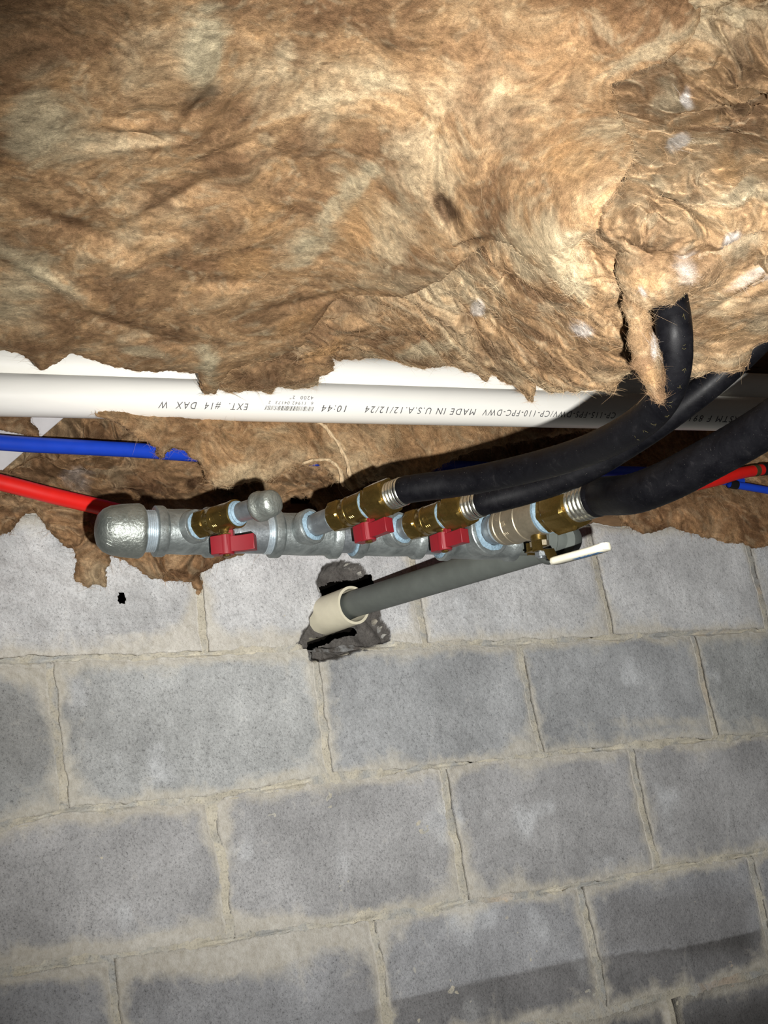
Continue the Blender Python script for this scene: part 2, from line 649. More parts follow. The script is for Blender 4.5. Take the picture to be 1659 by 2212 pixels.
def build_wall():
    x0, x1 = -0.75, 2.2
    zb = -1.22
    step = 0.0075
    xs = np.arange(x0, x1 + step, step)
    zs = np.arange(zb, TOPZ + 0.001, 0.003)
    X, Z = np.meshgrid(xs, zs, indexing='ij')
    X = X.ravel(); Z = Z.ravel()
    p = np.stack([X, Z, X * 0], -1)
    d, db = wall_relief(X, Z)
    px, py = pix(np.stack([X, X * 0, Z], -1))
    Y = 0.0005 + 0.0022 * fbm(p * 30, 4) + 0.0016 * fbm(p * 130, 2) + d * 1.1
    # cracks along the bed joints
    for k in range(3):
        zz = Z - bed_z(k, X) + 0.001 - 0.005 * fbm(p * 16 + k, 3)
        on = sstep(0.0, 0.25, fbm(p * 7 + 31 * k, 2) + 0.18)
        Y = Y + 0.009 * np.exp(-(zz / 0.0020) ** 2) * on
    v = np.stack([X, Y, Z], -1)
    kp, sx_, sz_ = snap_void(X, Z, step, 0.002)
    v[:, 0] += sx_; v[:, 2] += sz_
    f = grid_faces(len(xs), len(zs), kp)
    base = lin((190, 184, 168)) * np.ones((len(X), 1))
    pk = sstep(0.15, 0.5, fbm(p * 5 + 4, 3))[:, None] * sstep(0.35, 0.8, X)[:, None]
    base = base * (1 - pk * 0.5) + lin((186, 160, 142)) * pk * 0.5
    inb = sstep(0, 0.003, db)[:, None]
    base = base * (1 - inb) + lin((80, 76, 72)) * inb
    st, _ = dark_zones(X, Z)
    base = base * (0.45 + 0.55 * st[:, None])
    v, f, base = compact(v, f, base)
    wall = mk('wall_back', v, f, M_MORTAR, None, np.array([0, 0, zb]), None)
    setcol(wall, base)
    wall['kind'] = 'structure'
    # the body of the wall behind: web slabs around the opening
    rnd = random.Random(3)
    for row in range(0, 7):
        hx = head_xs(row)
        for a, b in zip(hx[:-1], hx[1:]):
            near = row <= 3 and b > -0.3 and a < 1.7
            st_ = 0.004 if near else 0.02
            if row <= 1 and a < 0.62 and b > 0.36 or (row == 0 and a < 0.2 and b > 0.1): st_ = 0.0024
            jh = 0.0058
            nx = max(4, int((b - a - 2 * jh) / st_)); nz = max(4, int(BH / st_))
            U, V = np.meshgrid(np.linspace(0, 1, nx), np.linspace(0, 1, nz), indexing='ij')
            U = U.ravel(); V = V.ravel()
            X = a + jh + (b - a - 2 * jh) * U
            zt = bed_z(row - 1, X) - (0.0042 if row else 0.0)
            zl = bed_z(row, X) + 0.0042
            Z = zl + (zt - zl) * V
            p = np.stack([X, Z, X * 0], -1)
            # uneven arrises
            ex = np.minimum(X - a, b - X); ez = np.minimum(Z - bed_z(row, X), bed_z(row - 1, X) - Z)
            e = np.minimum(ex, ez)
            X2 = X + (fbm(p * 14 + 5 + row, 3) * 0.013 + fbm(p * 80 + 5, 2) * 0.003) * np.exp(-ex / 0.02)
            Z2 = Z + (fbm(p * 14 + 9 + row, 3) * 0.012 + fbm(p * 80 + 9, 2) * 0.003) * np.exp(-ez / 0.02)
            d, db = wall_relief(X, Z)
            prd = rnd.uniform(-0.0008, 0.0016)
            Y = -0.0014 - prd * 0.6 + 0.0024 * np.exp(-(e - 0.004) / 0.0045) + 0.0012 * fbm(p * 12 + row * 3, 3) + 0.0009 * fbm(p * 110, 3) + d
            px, py = pix(np.stack([X, X * 0, Z], -1))
            if row == 0:   # rough parged patch on the top course, left
                rg = sstep(520, 300, px) * sstep(1080, 1180, py)
                Y = Y - rg * (0.004 * fbm(p * 38, 4) + 0.002)
            v = np.stack([X2, Y, Z2], -1)
            keep, sx_, sz_ = snap_void(X, Z, st_)
            v[:, 0] += sx_; v[:, 2] += sz_
            f = grid_faces(nx, nz, keep)
            # side walls of the block (depth)
            ring = list(range(0, nx * nz, nz))
            bl = [i * nz for i in range(nx)]; tp = [i * nz + nz - 1 for i in range(nx)]
            lf = list(range(nz)); rt = list(range((nx - 1) * nz, nx * nz))
            loop = bl + rt[1:] + tp[::-1][1:] + lf[::-1][1:-1]
            keepl = [q for q in loop]
            back = v[loop].copy(); back[:, 1] = 0.03
            off = len(v)
            sf = [(loop[k], loop[(k + 1) % len(loop)], off + (k + 1) % len(loop), off + k) for k in range(len(loop)) if keep[loop[k]] and keep[loop[(k + 1) % len(loop)]]]
            # colour
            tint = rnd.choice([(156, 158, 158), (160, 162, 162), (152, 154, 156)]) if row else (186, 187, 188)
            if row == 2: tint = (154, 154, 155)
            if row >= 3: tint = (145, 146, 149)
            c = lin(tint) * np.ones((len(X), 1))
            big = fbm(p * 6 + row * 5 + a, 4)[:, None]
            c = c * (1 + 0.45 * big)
            wh = sstep(0.18, 0.55, fbm(p * 9 + 40, 4) + (0.22 if row == 3 else 0.0) * sstep(1280, 900, px) * sstep(820, 900, px))[:, None]
            c = c * (1 - wh * 0.55) + lin((200, 203, 206)) * wh * 0.55
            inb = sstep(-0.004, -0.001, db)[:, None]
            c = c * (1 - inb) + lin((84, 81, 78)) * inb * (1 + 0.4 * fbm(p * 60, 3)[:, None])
            stf, _ = dark_zones(X, Z)
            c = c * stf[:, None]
            dark_k = (1 - stf)[:, None]
            c = c * (1 - dark_k * np.array([0.0, 0.06, 0.12]))
            wj = 0.011 + 0.010 * np.clip(fbm(p * 6 + 61, 3) + 0.2, 0, 1)
            sm = np.exp(-np.maximum(e - 0.005, 0) / wj) * (0.60 + 0.7 * fbm(p * 11 + 60, 3)) + 0.15 * fbm(p * 45, 3) * np.exp(-e / 0.03) + 0.30 * np.exp(-ez / 0.030) * (fbm(p * 8 + 2 * row, 2) + 0.3)
            # heavy mortar droppings
            for (qx, qy, rx, ry, s_) in [(640, 2020, 230, 36, 0.5), (500, 2070, 190, 50, .55), (150, 2075, 190, 40, .45), (1010, 1920, 40, 60, .35), (700, 1640, 30, 60, .3), (430, 1340, 40, 60, .35),
                                         (480, 1790, 30, 60, .3), (520, 1380, 350, 25, .35), (150, 1700, 60, 50, .3), (900, 1310, 20, 60, .2), (1430, 1560, 200, 14, .3), (60, 1460, 60, 30, .35)]:
                sm = sm + s_ * np.exp(-((px - qx) / rx) ** 2 - ((py - qy) / ry) ** 2)
            sm = sm * (1 - inb[:, 0])
            v = np.concatenate([v, back]); c = np.concatenate([c, c[loop] * 0.8]); sm = np.concatenate([sm, sm[loop]])
            fl = f.tolist() + sf
            used = sorted({i for q in fl for i in q}); mp = {u_: i for i, u_ in enumerate(used)}
            fl = [tuple(mp[i] for i in q) for q in fl]
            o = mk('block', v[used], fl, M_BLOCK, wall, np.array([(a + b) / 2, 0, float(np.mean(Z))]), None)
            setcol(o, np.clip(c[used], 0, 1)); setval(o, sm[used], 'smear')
    return wall


wall = build_wall()
b = MB()  # added near-black slabs behind the wall so its openings stay black
for (c_, h_) in [((0.7, 0.34, -0.5), (1.5, 0.004, 0.72)), ((0.7, 0.19, 0.19), (1.5, 0.15, 0.004))]:
    b.box(np.array(c_), np.eye(3), h_)
M_DARK = mat_plain('backing_black', (26, 24, 22), 1.0, 0.0)
b.build('dark_backing', M_DARK, wall)


def simple_box(name, lo_, hi_, mat, **kw):
    lo_ = np.array(lo_, float); hi_ = np.array(hi_, float)
    b = MB(); b.box((lo_ + hi_) / 2, np.eye(3), (hi_ - lo_) / 2)
    o = b.build(name, mat, None, (lo_ + hi_) / 2)
    return o


for nm, a, b, mt in [('trim_1', (-0.75, 0.02, TOPZ), (2.2, 0.16, TOPZ + 0.038), M_WOOD),        # sill plate
                     ('trim_2', (-0.75, 0.12, TOPZ + 0.038), (2.2, 0.16, 0.62), M_WOOD),          # rim joist
                     ('ceiling', (-1.3, -2.6, 0.62), (2.3, 0.16, 0.64), M_WOOD),
                     ('floor', (-1.3, -2.6, -1.26), (2.3, 0.02, -1.22), M_SOIL)]:
    o = simple_box(nm, a, b, mt)
    o['kind'] = 'structure'

# ------------------------------------------------------------------ insulation
HP = 0.320


def d_plane(x, y, z=HP):
    r = ray(x, y)
    k = (z - CAM[2]) / np.maximum(r[..., 2], 0.06)
    return k


def d_main(x, y):
    d = d_plane(x, y)
    s = 1 - 0.36 * sstep(650, 1420, x) * sstep(0, 520, y)
    return d * s


TAN = lin((168, 137, 102)); BRN = lin((114, 88, 65)); DBR = lin((72, 53, 40)); CRM = lin((198, 180, 148)); GRC = lin((178, 166, 138)); WHT = lin((210, 202, 194)); ORG = lin((180, 142, 99))

# (px, py, rx, ry, angle deg, colour, strength)
PATCH = [
    (440, 100, 52, 105, 5, GRC, .95), (75, 250, 62, 130, 12, GRC, .7), (140, 300, 60, 70, 0, GRC, .5), (330, 290, 80, 22, -8, CRM, .5), (615, 110, 30, 60, 10, CRM, .8),
    (690, 240, 30, 90, 20, CRM, .4), (430, 205, 40, 60, 60, DBR, .6), (500, 250, 110, 40, -30, BRN, .8), (480, 345, 70, 60, -20, BRN, .8),
    (640, 300, 70, 30, -15, BRN, .7), (200, 60, 140, 60, 0, BRN, .5), (60, 40, 130, 90, 0, BRN, .7), (380, 400, 110, 26, -28, BRN, .7), (120, 460, 120, 20, 25, BRN, .7), (480, 490, 80, 30, -20, BRN, .7), (250, 620, 90, 40, 20, BRN, .6),
    (740, 420, 24, 130, 42, GRC, .75), (680, 520, 24, 70, 50, GRC, .6), (560, 460, 80, 50, -20, ORG, .6), (780, 470, 60, 60, 0, ORG, .5), (520, 560, 60, 50, 0, ORG, .6), (40, 600, 60, 80, 30, GRC, .6), (100, 590, 110, 16, 28, GRC, .7),
    (900, 330, 70, 130, 25, CRM, .55), (860, 480, 60, 90, 20, CRM, .5), (1180, 520, 100, 70, 20, CRM, .8), (1220, 570, 36, 50, 0, CRM, .8), (900, 590, 120, 60, 0, CRM, .4),
    (1000, 200, 40, 90, 25, BRN, .6), (1040, 100, 120, 60, 10, BRN, .55), (1090, 270, 70, 60, 30, BRN, .5), (960, 440, 26, 46, -25, DBR, .85), (1015, 520, 50, 12, -10, DBR, .6), (1400, 100, 110, 22, -25, GRC, .55), (1230, 330, 60, 50, 0, ORG, .5),
    (1480, 190, 10, 20, 0, WHT, .9), (1460, 285, 24, 14, -20, WHT, .7), (1570, 340, 30, 24, 0, ORG, .6), (1580, 400, 50, 24, -30, CRM, .7), (1600, 100, 50, 50, 0, DBR, .6), (1560, 215, 90, 14, -20, DBR, .6), (1350, 430, 22, 30, 0, DBR, .5),
    (1475, 555, 34, 44, 0, WHT, .6), (1570, 500, 26, 16, -20, WHT, .7), (1380, 600, 10, 26, -25, WHT, .9), (1620, 580, 60, 8, -25, WHT, .4), (1560, 700, 60, 40, 0, ORG, .4), (1640, 690, 40, 30, 0, GRC, .4),
    (1255, 690, 26, 16, 25, WHT, .8), (1030, 655, 12, 18, 0, WHT, .7), (1180, 645, 30, 20, 0, CRM, .4), (1310, 760, 60, 30, 0, BRN, .6), (1060, 740, 40, 30, 0, BRN, .6), (920, 740, 60, 16, -10, GRC, .6), (700, 740, 70, 24, -35, ORG, .9), (740, 650, 50, 20, 0, BRN, .7), (640, 690, 60, 20, -30, ORG, .5),
    (445, 760, 26, 56, -5, GRC, .95), (310, 750, 60, 12, 8, GRC, .6), (60, 745, 90, 14, 5, BRN, .7), (560, 810, 60, 26, 0, BRN, .7), (640, 800, 60, 26, -10, BRN, .6), (130, 670, 60, 60, 0, BRN, .5), (1410, 740, 12, 30, 0, WHT, .8), (1400, 800, 26, 46, 20, ORG, .7), (1140, 830, 30, 20, 30, TAN, .5),
    (170, 1030, 40, 26, 20, WHT, .55), (270, 1010, 26, 60, 30, CRM, .4), (500, 1020, 60, 24, -25, CRM, .75), (600, 1000, 80, 20, -25, CRM, .5), (640, 940, 60, 20, -10, TAN, .5), (340, 1060, 90, 22, 0, DBR, .6), (240, 1070, 60, 20, 0, DBR, .5), (420, 1040, 20, 20, 0, DBR, .8), (540, 1055, 40, 30, 0, CRM, .4), (90, 1020, 50, 40, 0, BRN, .6), (180, 925, 120, 12, 4, DBR, .4),
]
# (px, py, rx, ry, angle, height m): + bulges toward the viewer
LUMP = [
    (440, 120, 60, 110, 5, .010), (430, 215, 14, 50, 35, -.010), (300, 283, 34, 6, 10, -.022), (300, 262, 90, 12, 5, .010), (310, 305, 110, 12, -5, .008), (480, 250, 20, 90, 40, -.008), (530, 350, 40, 50, 10, .014),
    (500, 310, 60, 14, -25, -.010), (960, 445, 16, 42, -25, -.022), (1015, 522, 46, 9, -10, -.022), (1180, 540, 90, 60, 20, .020), (1205, 590, 30, 30, 0, .012), (870, 560, 130, 60, 10, .014), (740, 430, 30, 130, 42, .010),
    (560, 470, 90, 60, -20, .014), (160, 480, 130, 14, 22, -.009), (380, 420, 120, 12, -28, -.009), (250, 560, 120, 16, 15, .009), (100, 590, 130, 12, 28, .008), (700, 640, 120, 10, -10, -.014), (745, 655, 40, 12, 15, -.016), (700, 720, 110, 22, -32, .014), (500, 600, 70, 14, 0, -.010), (445, 770, 30, 60, 0, .012),
    (610, 800, 80, 24, 0, .012), (300, 735, 80, 12, 8, .010), (250, 690, 90, 10, 18, -.010), (1570, 340, 34, 26, 0, .022), (1600, 375, 60, 10, -35, -.016), (1500, 230, 90, 10, -20, -.018), (1540, 120, 60, 10, -60, -.014), (1460, 180, 40, 20, -30, .016), (1580, 400, 60, 22, -30, .018), (1400, 440, 60, 10, 20, -.014),
    (1450, 300, 110, 14, -25, .012), (1480, 330, 110, 8, -22, -.012), (1475, 560, 60, 50, 0, .022), (1560, 510, 40, 30, 0, .012), (1620, 585, 90, 12, -28, .014), (1600, 620, 90, 8, -30, -.010), (1560, 770, 30, 34, 0, .014), (1090, 585, 20, 8, -40, -.02), (1280, 540, 14, 40, -30, -.02), (990, 672, 14, 10, 0, -.02), (1120, 640, 60, 26, 10, .014), (1230, 720, 80, 30, 0, .012),
    (400, 980, 50, 40, 20, .02), (330, 1060, 120, 20, 0, -.03), (500, 1020, 80, 24, -28, .02), (560, 960, 120, 20, -15, .016), (430, 1040, 20, 24, 0, -.03), (700, 980, 60, 20, 40, .014), (170, 1040, 60, 14, 35, .016), (240, 1020, 20, 50, 10, -.012), (260, 1000, 30, 60, 15, .012), (860, 960, 120, 26, -10, .014), (1000, 940, 60, 18, -20, .01),
]


def gauss(px, py, g):
    x, y, rx, ry, an = g[:5]
    c, s = math.cos(math.radians(an)), math.sin(math.radians(an))
    dx = px - x; dy = py - y
    u = (dx * c + dy * s) / rx; v = (-dx * s + dy * c) / ry
    return np.exp(-(u * u + v * v))


def batt(name, poly, dfun, label, puff=0.02, width=0.03, rough=0.012, step=3.0, rag=7.0, seed=0, fib=6000, cat='insulation', fine=1.0, torn=0.6, tint=(1, 1, 1), down=0.25, edgefib=0.10, back=None):
    poly = np.asarray(poly, float)
    gx = np.arange(poly[:, 0].min() - 8, poly[:, 0].max() + 8, step)
    gy = np.arange(poly[:, 1].min() - 8, poly[:, 1].max() + 8, step)
    X, Y = np.meshgrid(gx, gy, indexing='ij')
    nx, ny = X.shape
    X = X.ravel(); Y = Y.ravel()
    q = np.stack([X, Y, np.full_like(X, seed * 3.7)], -1)
    ragn = rag * (1.1 * fbm(q / 60, 3) + 0.9 * fbm(q / 16, 3) + 0.35 * fbm(q / 6, 2))
    D = poly_sd(X, Y, poly) + ragn
    keep = D > -0.25 * step
    f = grid_faces(nx, ny, keep)
    G0, G1_ = np.gradient(D.reshape(nx, ny), step)
    G0 = G0.ravel(); G1_ = G1_.ravel(); gm = np.maximum(G0 ** 2 + G1_ ** 2, 0.3)
    sn = keep & (D < 0.75 * step)
    X = np.where(sn, X - D * G0 / gm, X); Y = np.where(sn, Y - D * G1_ / gm, Y); D = np.where(sn, 0.0, D)
    used = np.zeros(len(X), bool); used[f.ravel()] = True
    idx = np.cumsum(used) - 1
    f = idx[f]; X = X[used]; Y = Y[used]; D = D[used]
    d0 = dfun(X, Y)
    base = at(X, Y, d0)
    ppm = d0 / F
    dm = D * ppm
    t = np.clip(dm / width, 0, 1)
    prof = np.sqrt(np.clip(1 - (1 - t) ** 2, 0, 1))
    view = CAM - base; view /= np.linalg.norm(view, axis=1)[:, None]
    n = view * (1 - down) + np.array([0, 0, -down]); n /= np.linalg.norm(n, axis=1)[:, None]
    p = base + seed * 1.31
    w1 = np.stack([fbm(p * 9 + 1, 2), fbm(p * 9 + 5, 2), fbm(p * 9 + 9, 2)], -1)
    pw = p + w1 * 0.05
    w2 = np.stack([fbm(pw * 22 + 1, 2), fbm(pw * 22 + 15, 2), fbm(pw * 22 + 29, 2)], -1)
    pw2 = pw + w2 * 0.022 * torn
    big = fbm(pw * 7, 2)
    mid = fbm(pw2 * 20, 3, 0.5, True)
    fin = fbm(pw2 * 62, 3, 0.55)
    bil = np.sqrt(perlin(pw2 * 30 + 5) ** 2 + 0.004) + 0.5 * np.sqrt(perlin(pw2 * 66 + 25) ** 2 + 0.004)
    fold = np.sqrt(perlin(pw2 * 15 + 50) ** 2 + 0.015) * 2
    soft = fbm(pw * 16 + 33, 2)
    tm = np.clip(0.42 + 1.3 * fbm(p * 6 + 77, 2), 0.1, 1) * torn ** 2
    h = puff * prof + prof * (rough * (1.0 * big + 0.45 * soft + tm * (0.5 * (mid - 0.4) + 0.5 * (np.minimum(fold, 0.7) - .35) + 0.45 * (bil - 0.35)) + (0.10 + 0.16 * tm) * fine * fin) + 0.05 * rough * fine * fbm(p * 170, 2))
    for g in LUMP:
        h = h + prof * g[5] * gauss(X, Y, g)
    # lateral shift makes folds overhang
    tang = np.cross(n, [0.3, 0.2, 1.0]); tang /= np.linalg.norm(tang, axis=1)[:, None]
    lat = prof * rough * 0.35 * torn * tm
    P = base + n * h[:, None] + tang * (lat * fbm(pw * 18 + 70, 2))[:, None] + np.array([0, 0, -1.0]) * (lat * mid * 0.5)[:, None]
    # colour of the wool itself: cream, tan and brown flows
    u = pw2 * np.array([7.0, 7.0, 10.0])
    c1 = fbm(u + 100, 4, 0.55); c2 = fbm(u * 1.7 + 200, 4, 0.55); c3 = fbm(pw2 * np.array([30, 30, 50.0]) + 300, 3)
    C = TAN * np.ones((len(X), 1))
    def mixc(C, k, cc): return C * (1 - k[:, None]) + cc * k[:, None]
    C = mixc(C, sstep(0.0, 0.42, c1 + .04) * 0.85, BRN)
    C = mixc(C, sstep(0.02, 0.45, -c1) * 0.7, CRM)
    C = mixc(C, sstep(0.1, 0.5, c2) * 0.5, GRC)
    C = mixc(C, sstep(0.08, 0.5, -c2) * 0.5, BRN)
    C = mixc(C, sstep(0.15, 0.55, c3) * 0.35, DBR)
    C = mixc(C, sstep(0.15, 0.55, -c3) * 0.35, ORG)
    # cloudy mottling at finger width and below
    c4 = fbm(pw2 * np.array([42, 42, 60.0]) + 400, 3, 0.6); c5 = fbm(pw2 * np.array([110, 110, 150.0]) + 500, 2)
    C = mixc(C, sstep(0.03, 0.40, c4) * 0.42, BRN)
    C = mixc(C, sstep(0.05, 0.42, -c4) * 0.40, CRM)
    for g in PATCH:
        k = gauss(X, Y, g)
        k = sstep(0.18, 0.85, k * (1 + 0.5 * c2) + (0.55 * c3 + 0.35 * c2) * np.minimum(k * 4, 1))
        C = mixc(C, np.clip(k * g[6], 0, 1), g[5])
    C = C * (1 + 0.55 * c5 + 0.25 * c4)[:, None]
    C = np.clip(C * np.array(tint), 0, 1)
    if back:      # back skin so that the hanging piece is a closed volume
        bP = base - view * (0.5 * puff * prof)[:, None]
        ev = mk(name, np.concatenate([P, bP]), np.concatenate([f, f[:, ::-1] + len(P)]), M_WOOL, None, P.mean(0), None)
        setcol(ev, np.concatenate([C, C]))
    else:
        ev = mk(name, P, f, M_WOOL, None, P.mean(0), None)
        setcol(ev, C)
    tag(ev, label, cat, 'pieces of glass wool insulation')
    # fibres
    if fib:
        rs = np.random.RandomState(seed + 11)
        A = P[f[:, 1]] - P[f[:, 0]]; B = P[f[:, 3]] - P[f[:, 0]]
        nr = np.cross(A, B); ln = np.linalg.norm(nr, axis=1) + 1e-12
        nr = nr / ln[:, None]
        fc = P[f].mean(1)
        nr = np.where(((CAM - fc) * nr).sum(1)[:, None] < 0, -nr, nr)
        pr = np.full(len(f), 1.0)
        k1 = rs.choice(len(f), int(fib * (1 - edgefib)), p=pr / pr.sum())
        edge = np.exp(-D[f[:, 0]] / 5.0)
        k2 = rs.choice(len(f), int(fib * edgefib), p=edge / edge.sum())
        kk = np.concatenate([k1, k2]); n_ = len(kk)
        s0 = fc[kk]
        T = rs.normal(size=(n_, 3)); T -= (T * nr[kk]).sum(1)[:, None] * nr[kk]; T /= np.linalg.norm(T, axis=1)[:, None]
        lift = rs.uniform(0.05, 0.45, n_)[:, None]
        dirn = T + nr[kk] * lift; dirn /= np.linalg.norm(dirn, axis=1)[:, None]
        bend = np.cross(dirn, nr[kk]) * rs.normal(0, 1.3, n_)[:, None] - nr[kk] * rs.uniform(0.1, 0.9, n_)[:, None]
        L = rs.uniform(0.003, 0.009, n_)[:, None] * (1 + 1.2 * (rs.rand(n_) < .08))[:, None] * (depth_of(s0)[:, None] / 1.6)
        wd = rs.uniform(0.00008, 0.00016, n_)[:, None] * (depth_of(s0)[:, None] / 1.6)
        vdir = CAM - s0 + rs.normal(0, 0.5, (n_, 3))
        NS = 3
        V = np.zeros((n_, NS, 2, 3))
        for k in range(NS):
            tt = k / (NS - 1)
            c = s0 + dirn * L * tt + bend * L * tt * tt * 0.6 - nr[kk] * 0.0006
            side = np.cross(dirn + bend * tt * 1.2, vdir); side /= (np.linalg.norm(side, axis=1)[:, None] + 1e-9)
            ww = wd * (1 - 0.75 * tt)
            V[:, k, 0] = c - side * ww; V[:, k, 1] = c + side * ww
        V = V.reshape(-1, 3)
        b0 = (np.arange(n_) * NS * 2)[:, None, None] + (np.arange(NS - 1) * 2)[None, :, None] + np.array([0, 1, 3, 2])[None, None, :]
        Ff = b0.reshape(-1, 4)
        cc = C[f[kk, 0]] * rs.uniform(0.85, 1.30, n_)[:, None]
        cc = np.repeat(np.clip(cc, 0, 0.95), NS * 2, axis=0)
        fo = mk('loose_fibres', V, Ff, M_FIB, ev, P.mean(0), None)
        setcol(fo, cc)
        fo['kind'] = 'stuff'
    return ev


# 1 the wide smooth batt over the upper left and middle
batt('insulation_batt',
     [(-290, -290), (1330, -290), (1520, 20), (1500, 80), (1440, 130), (1320, 180), (1345, 260), (1375, 330), (1340, 400), (1300, 450), (1295, 492), (1262, 512), (1240, 530), (1245, 565), (1205, 618),
      (1165, 590), (1130, 565), (1105, 528), (1060, 520), (1020, 545), (960, 600), (880, 640), (760, 640), (720, 650), (690, 690), (660, 740), (600, 770), (500, 800), (462, 850), (440, 850), (425, 805), (330, 803),
      (290, 800), (240, 790), (190, 773), (150, 765), (120, 785), (88, 803), (70, 780), (40, 765), (0, 757), (-290, 750)],
     d_main, 'wide tan batt of glass wool filling the upper left and middle overhead, smooth faced',
     puff=0.022, width=0.035, rough=0.016, step=3.2, rag=5, seed=1, fib=92000, torn=0.40, tint=(1.06, 1.05, 1.04))

# 2 torn, matted batt at the upper right
batt('insulation_batt',
     [(1275, -290), (2040, -290), (2040, 640), (1640, 640), (1560, 600), (1500, 560), (1400, 560), (1330, 540), (1285, 500), (1300, 440), (1350, 380), (1340, 280), (1290, 200), (1330, 120)],
     lambda x, y: d_main(x, y) * 1.012, 'torn, matted glass wool with dark folds at the upper right corner',
     puff=0.022, width=0.03, rough=0.038, step=2.8, rag=6, seed=2, fib=62000, torn=1.2, tint=(.82, .84, .86))

# 3 rolled strip of torn wool under the wide batt, lying over the white pipe
batt('insulation_batt',
     [(395, 760), (470, 740), (560, 690), (700, 620), (900, 590), (1000, 510), (1110, 480), (1300, 470), (1400, 560), (1400, 700), (1385, 790), (1350, 812), (1325, 845), (1285, 838), (1235, 840), (1190, 842), (1160, 832),
      (1150, 862), (1120, 840), (1060, 805), (1050, 822), (1015, 800), (960, 790), (900, 793), (830, 775), (770, 776), (722, 775), (722, 800), (692, 810), (688, 835), (640, 838), (600, 835), (588, 850), (560, 840), (500, 845), (470, 835), (450, 800)],
     lambda x, y: d_main(x, y) * 1.022 + 0.012 , 'ragged roll of brown wool lying over the middle of the white pipe',
     puff=0.026, width=0.030, rough=0.031, step=2.6, rag=7, seed=3, back=True, fib=60000, torn=1.0, tint=(.94, .94, .94))

# 4 lower right batt that hangs beside the black hose
batt('insulation_batt',
     [(1440, 560), (1640, 500), (2040, 480), (2040, 640), (1700, 690), (1655, 738), (1630, 752), (1612, 790), (1590, 803), (1562, 800), (1540, 800), (1500, 812), (1460, 800), (1440, 700)],
     lambda x, y: d_main(x, y) * 0.985, 'sagging pinkish tan wool between the two hoses at the right edge',
     puff=0.022, width=0.03, rough=0.020, step=2.8, rag=5, seed=4, back=True, fib=34000, torn=0.9, tint=(.82, .84, .86))

# 5 puffy clump wrapped round the hose where it disappears
batt('insulation_clump',
     [(1335, 500), (1400, 480), (1470, 510), (1530, 490), (1590, 500), (1580, 560), (1540, 610), (1500, 632), (1480, 628), (1455, 648), (1420, 655), (1385, 668), (1350, 640), (1330, 590)],
     lambda x, y: 1.13 + 0 * x, 'puffy clump of pale wool where the tallest hose goes into the insulation',
     puff=0.045, width=0.035, rough=0.018, step=2.4, rag=5, seed=5, back=True, fib=7000, torn=0.9, tint=(.82, .84, .86))

# 6 tongue of wool hanging in front of the hose
batt('insulation_tuft',
     [(1345, 640), (1380, 650), (1400, 665), (1412, 695), (1406, 705), (1420, 730), (1432, 765), (1437, 800), (1440, 820), (1432, 835), (1438, 855), (1422, 868), (1402, 850), (1385, 820), (1372, 800), (1358, 785), (1362, 760), (1352, 735), (1358, 700), (1345, 670)],
     lambda x, y: 1.125 + 0 * x, 'tongue of fluffy tan wool hanging down over the black hose',
     puff=0.030, width=0.020, rough=0.012, step=1.8, rag=4, seed=6, back=True, fib=6000, torn=0.8, tint=(.82, .84, .86))


# 7 dark wool packed along the top of the wall behind the pipes
def d_recess(x, y):
    P = at_y(x, y, -0.004)
    d = depth_of(P)
    return d * (1 + 0.035 * sstep(1100, 960, y))


batt('insulation_batt',
     [(-260, 860), (1360, 880), (1340, 960), (1300, 1060), (1200, 1080), (1050, 1090), (880, 1120), (700, 1110), (680, 1096), (655, 1070), (632, 1072), (620, 1100), (600, 1150), (560, 1190), (500, 1203), (462, 1225), (432, 1240), (440, 1262), (427, 1288), (412, 1260), (390, 1254), (340, 1252), (300, 1240),
      (268, 1208), (236, 1200), (228, 1262), (175, 1270), (158, 1250), (165, 1195), (130, 1168), (95, 1125), (72, 1096), (40, 1120), (20, 1145), (0, 1152), (-260, 1170)],
     d_recess, 'dark brown wool packed behind the galvanised pipe along the top of the wall',
     puff=0.030, width=0.022, rough=0.040, step=2.8, rag=9, seed=7, fib=22000, torn=1.25, tint=(.78, .74, .72), down=0.1)

# 8 the same packing at the right
batt('insulation_batt',
     [(1290, 880), (2040, 870), (2040, 1150), (1760, 1180), (1640, 1188), (1600, 1180), (1530, 1165), (1490, 1150), (1450, 1140), (1390, 1155), (1350, 1130), (1330, 1105), (1300, 1060)],
     d_recess, 'brown wool packed over the wall under the thickest hose at the right',
     puff=0.024, width=0.025, rough=0.034, step=3.0, rag=9, seed=8, fib=10000, torn=0.9, tint=(.85, .78, .74), down=0.1)

# 9 loose layer drooping over the blue pipe
batt('insulation_batt',
     [(180, 885), (1030, 900), (1330, 905), (1290, 930), (1150, 950), (1020, 975), (960, 1000), (905, 1030), (850, 1045), (800, 1035), (760, 1062), (742, 1055), (700, 1000), (640, 1010), (560, 1040), (480, 1050), (445, 1040), (425, 1000), (400, 975), (375, 965), (357, 990), (340, 988), (338, 965), (300, 945), (260, 915)],
     lambda x, y: depth_of(at_y(x, y, -0.10)) * (1 + 0.0 * x) + 0.0, 'brown wool drooping over the blue pipe just below the white pipes',
     puff=0.020, width=0.022, rough=0.032, step=2.6, rag=8, seed=9, back=True, fib=20000, torn=1.1, tint=(.90, .86, .82), down=0.15)

# 10 small scrap at the far left
batt('insulation_scrap',
     [(-260, 880), (68, 890), (66, 912), (84, 925), (88, 948), (40, 938), (0, 930), (-260, 925)],
     lambda x, y: depth_of(at_y(x, y, -0.045)), 'small scrap of brown wool above the blue pipe at the left edge',
     puff=0.012, width=0.012, rough=0.010, step=2.2, rag=3, seed=10, back=True, fib=1200, torn=0.8, tint=(.9, .86, .82), down=0.1)

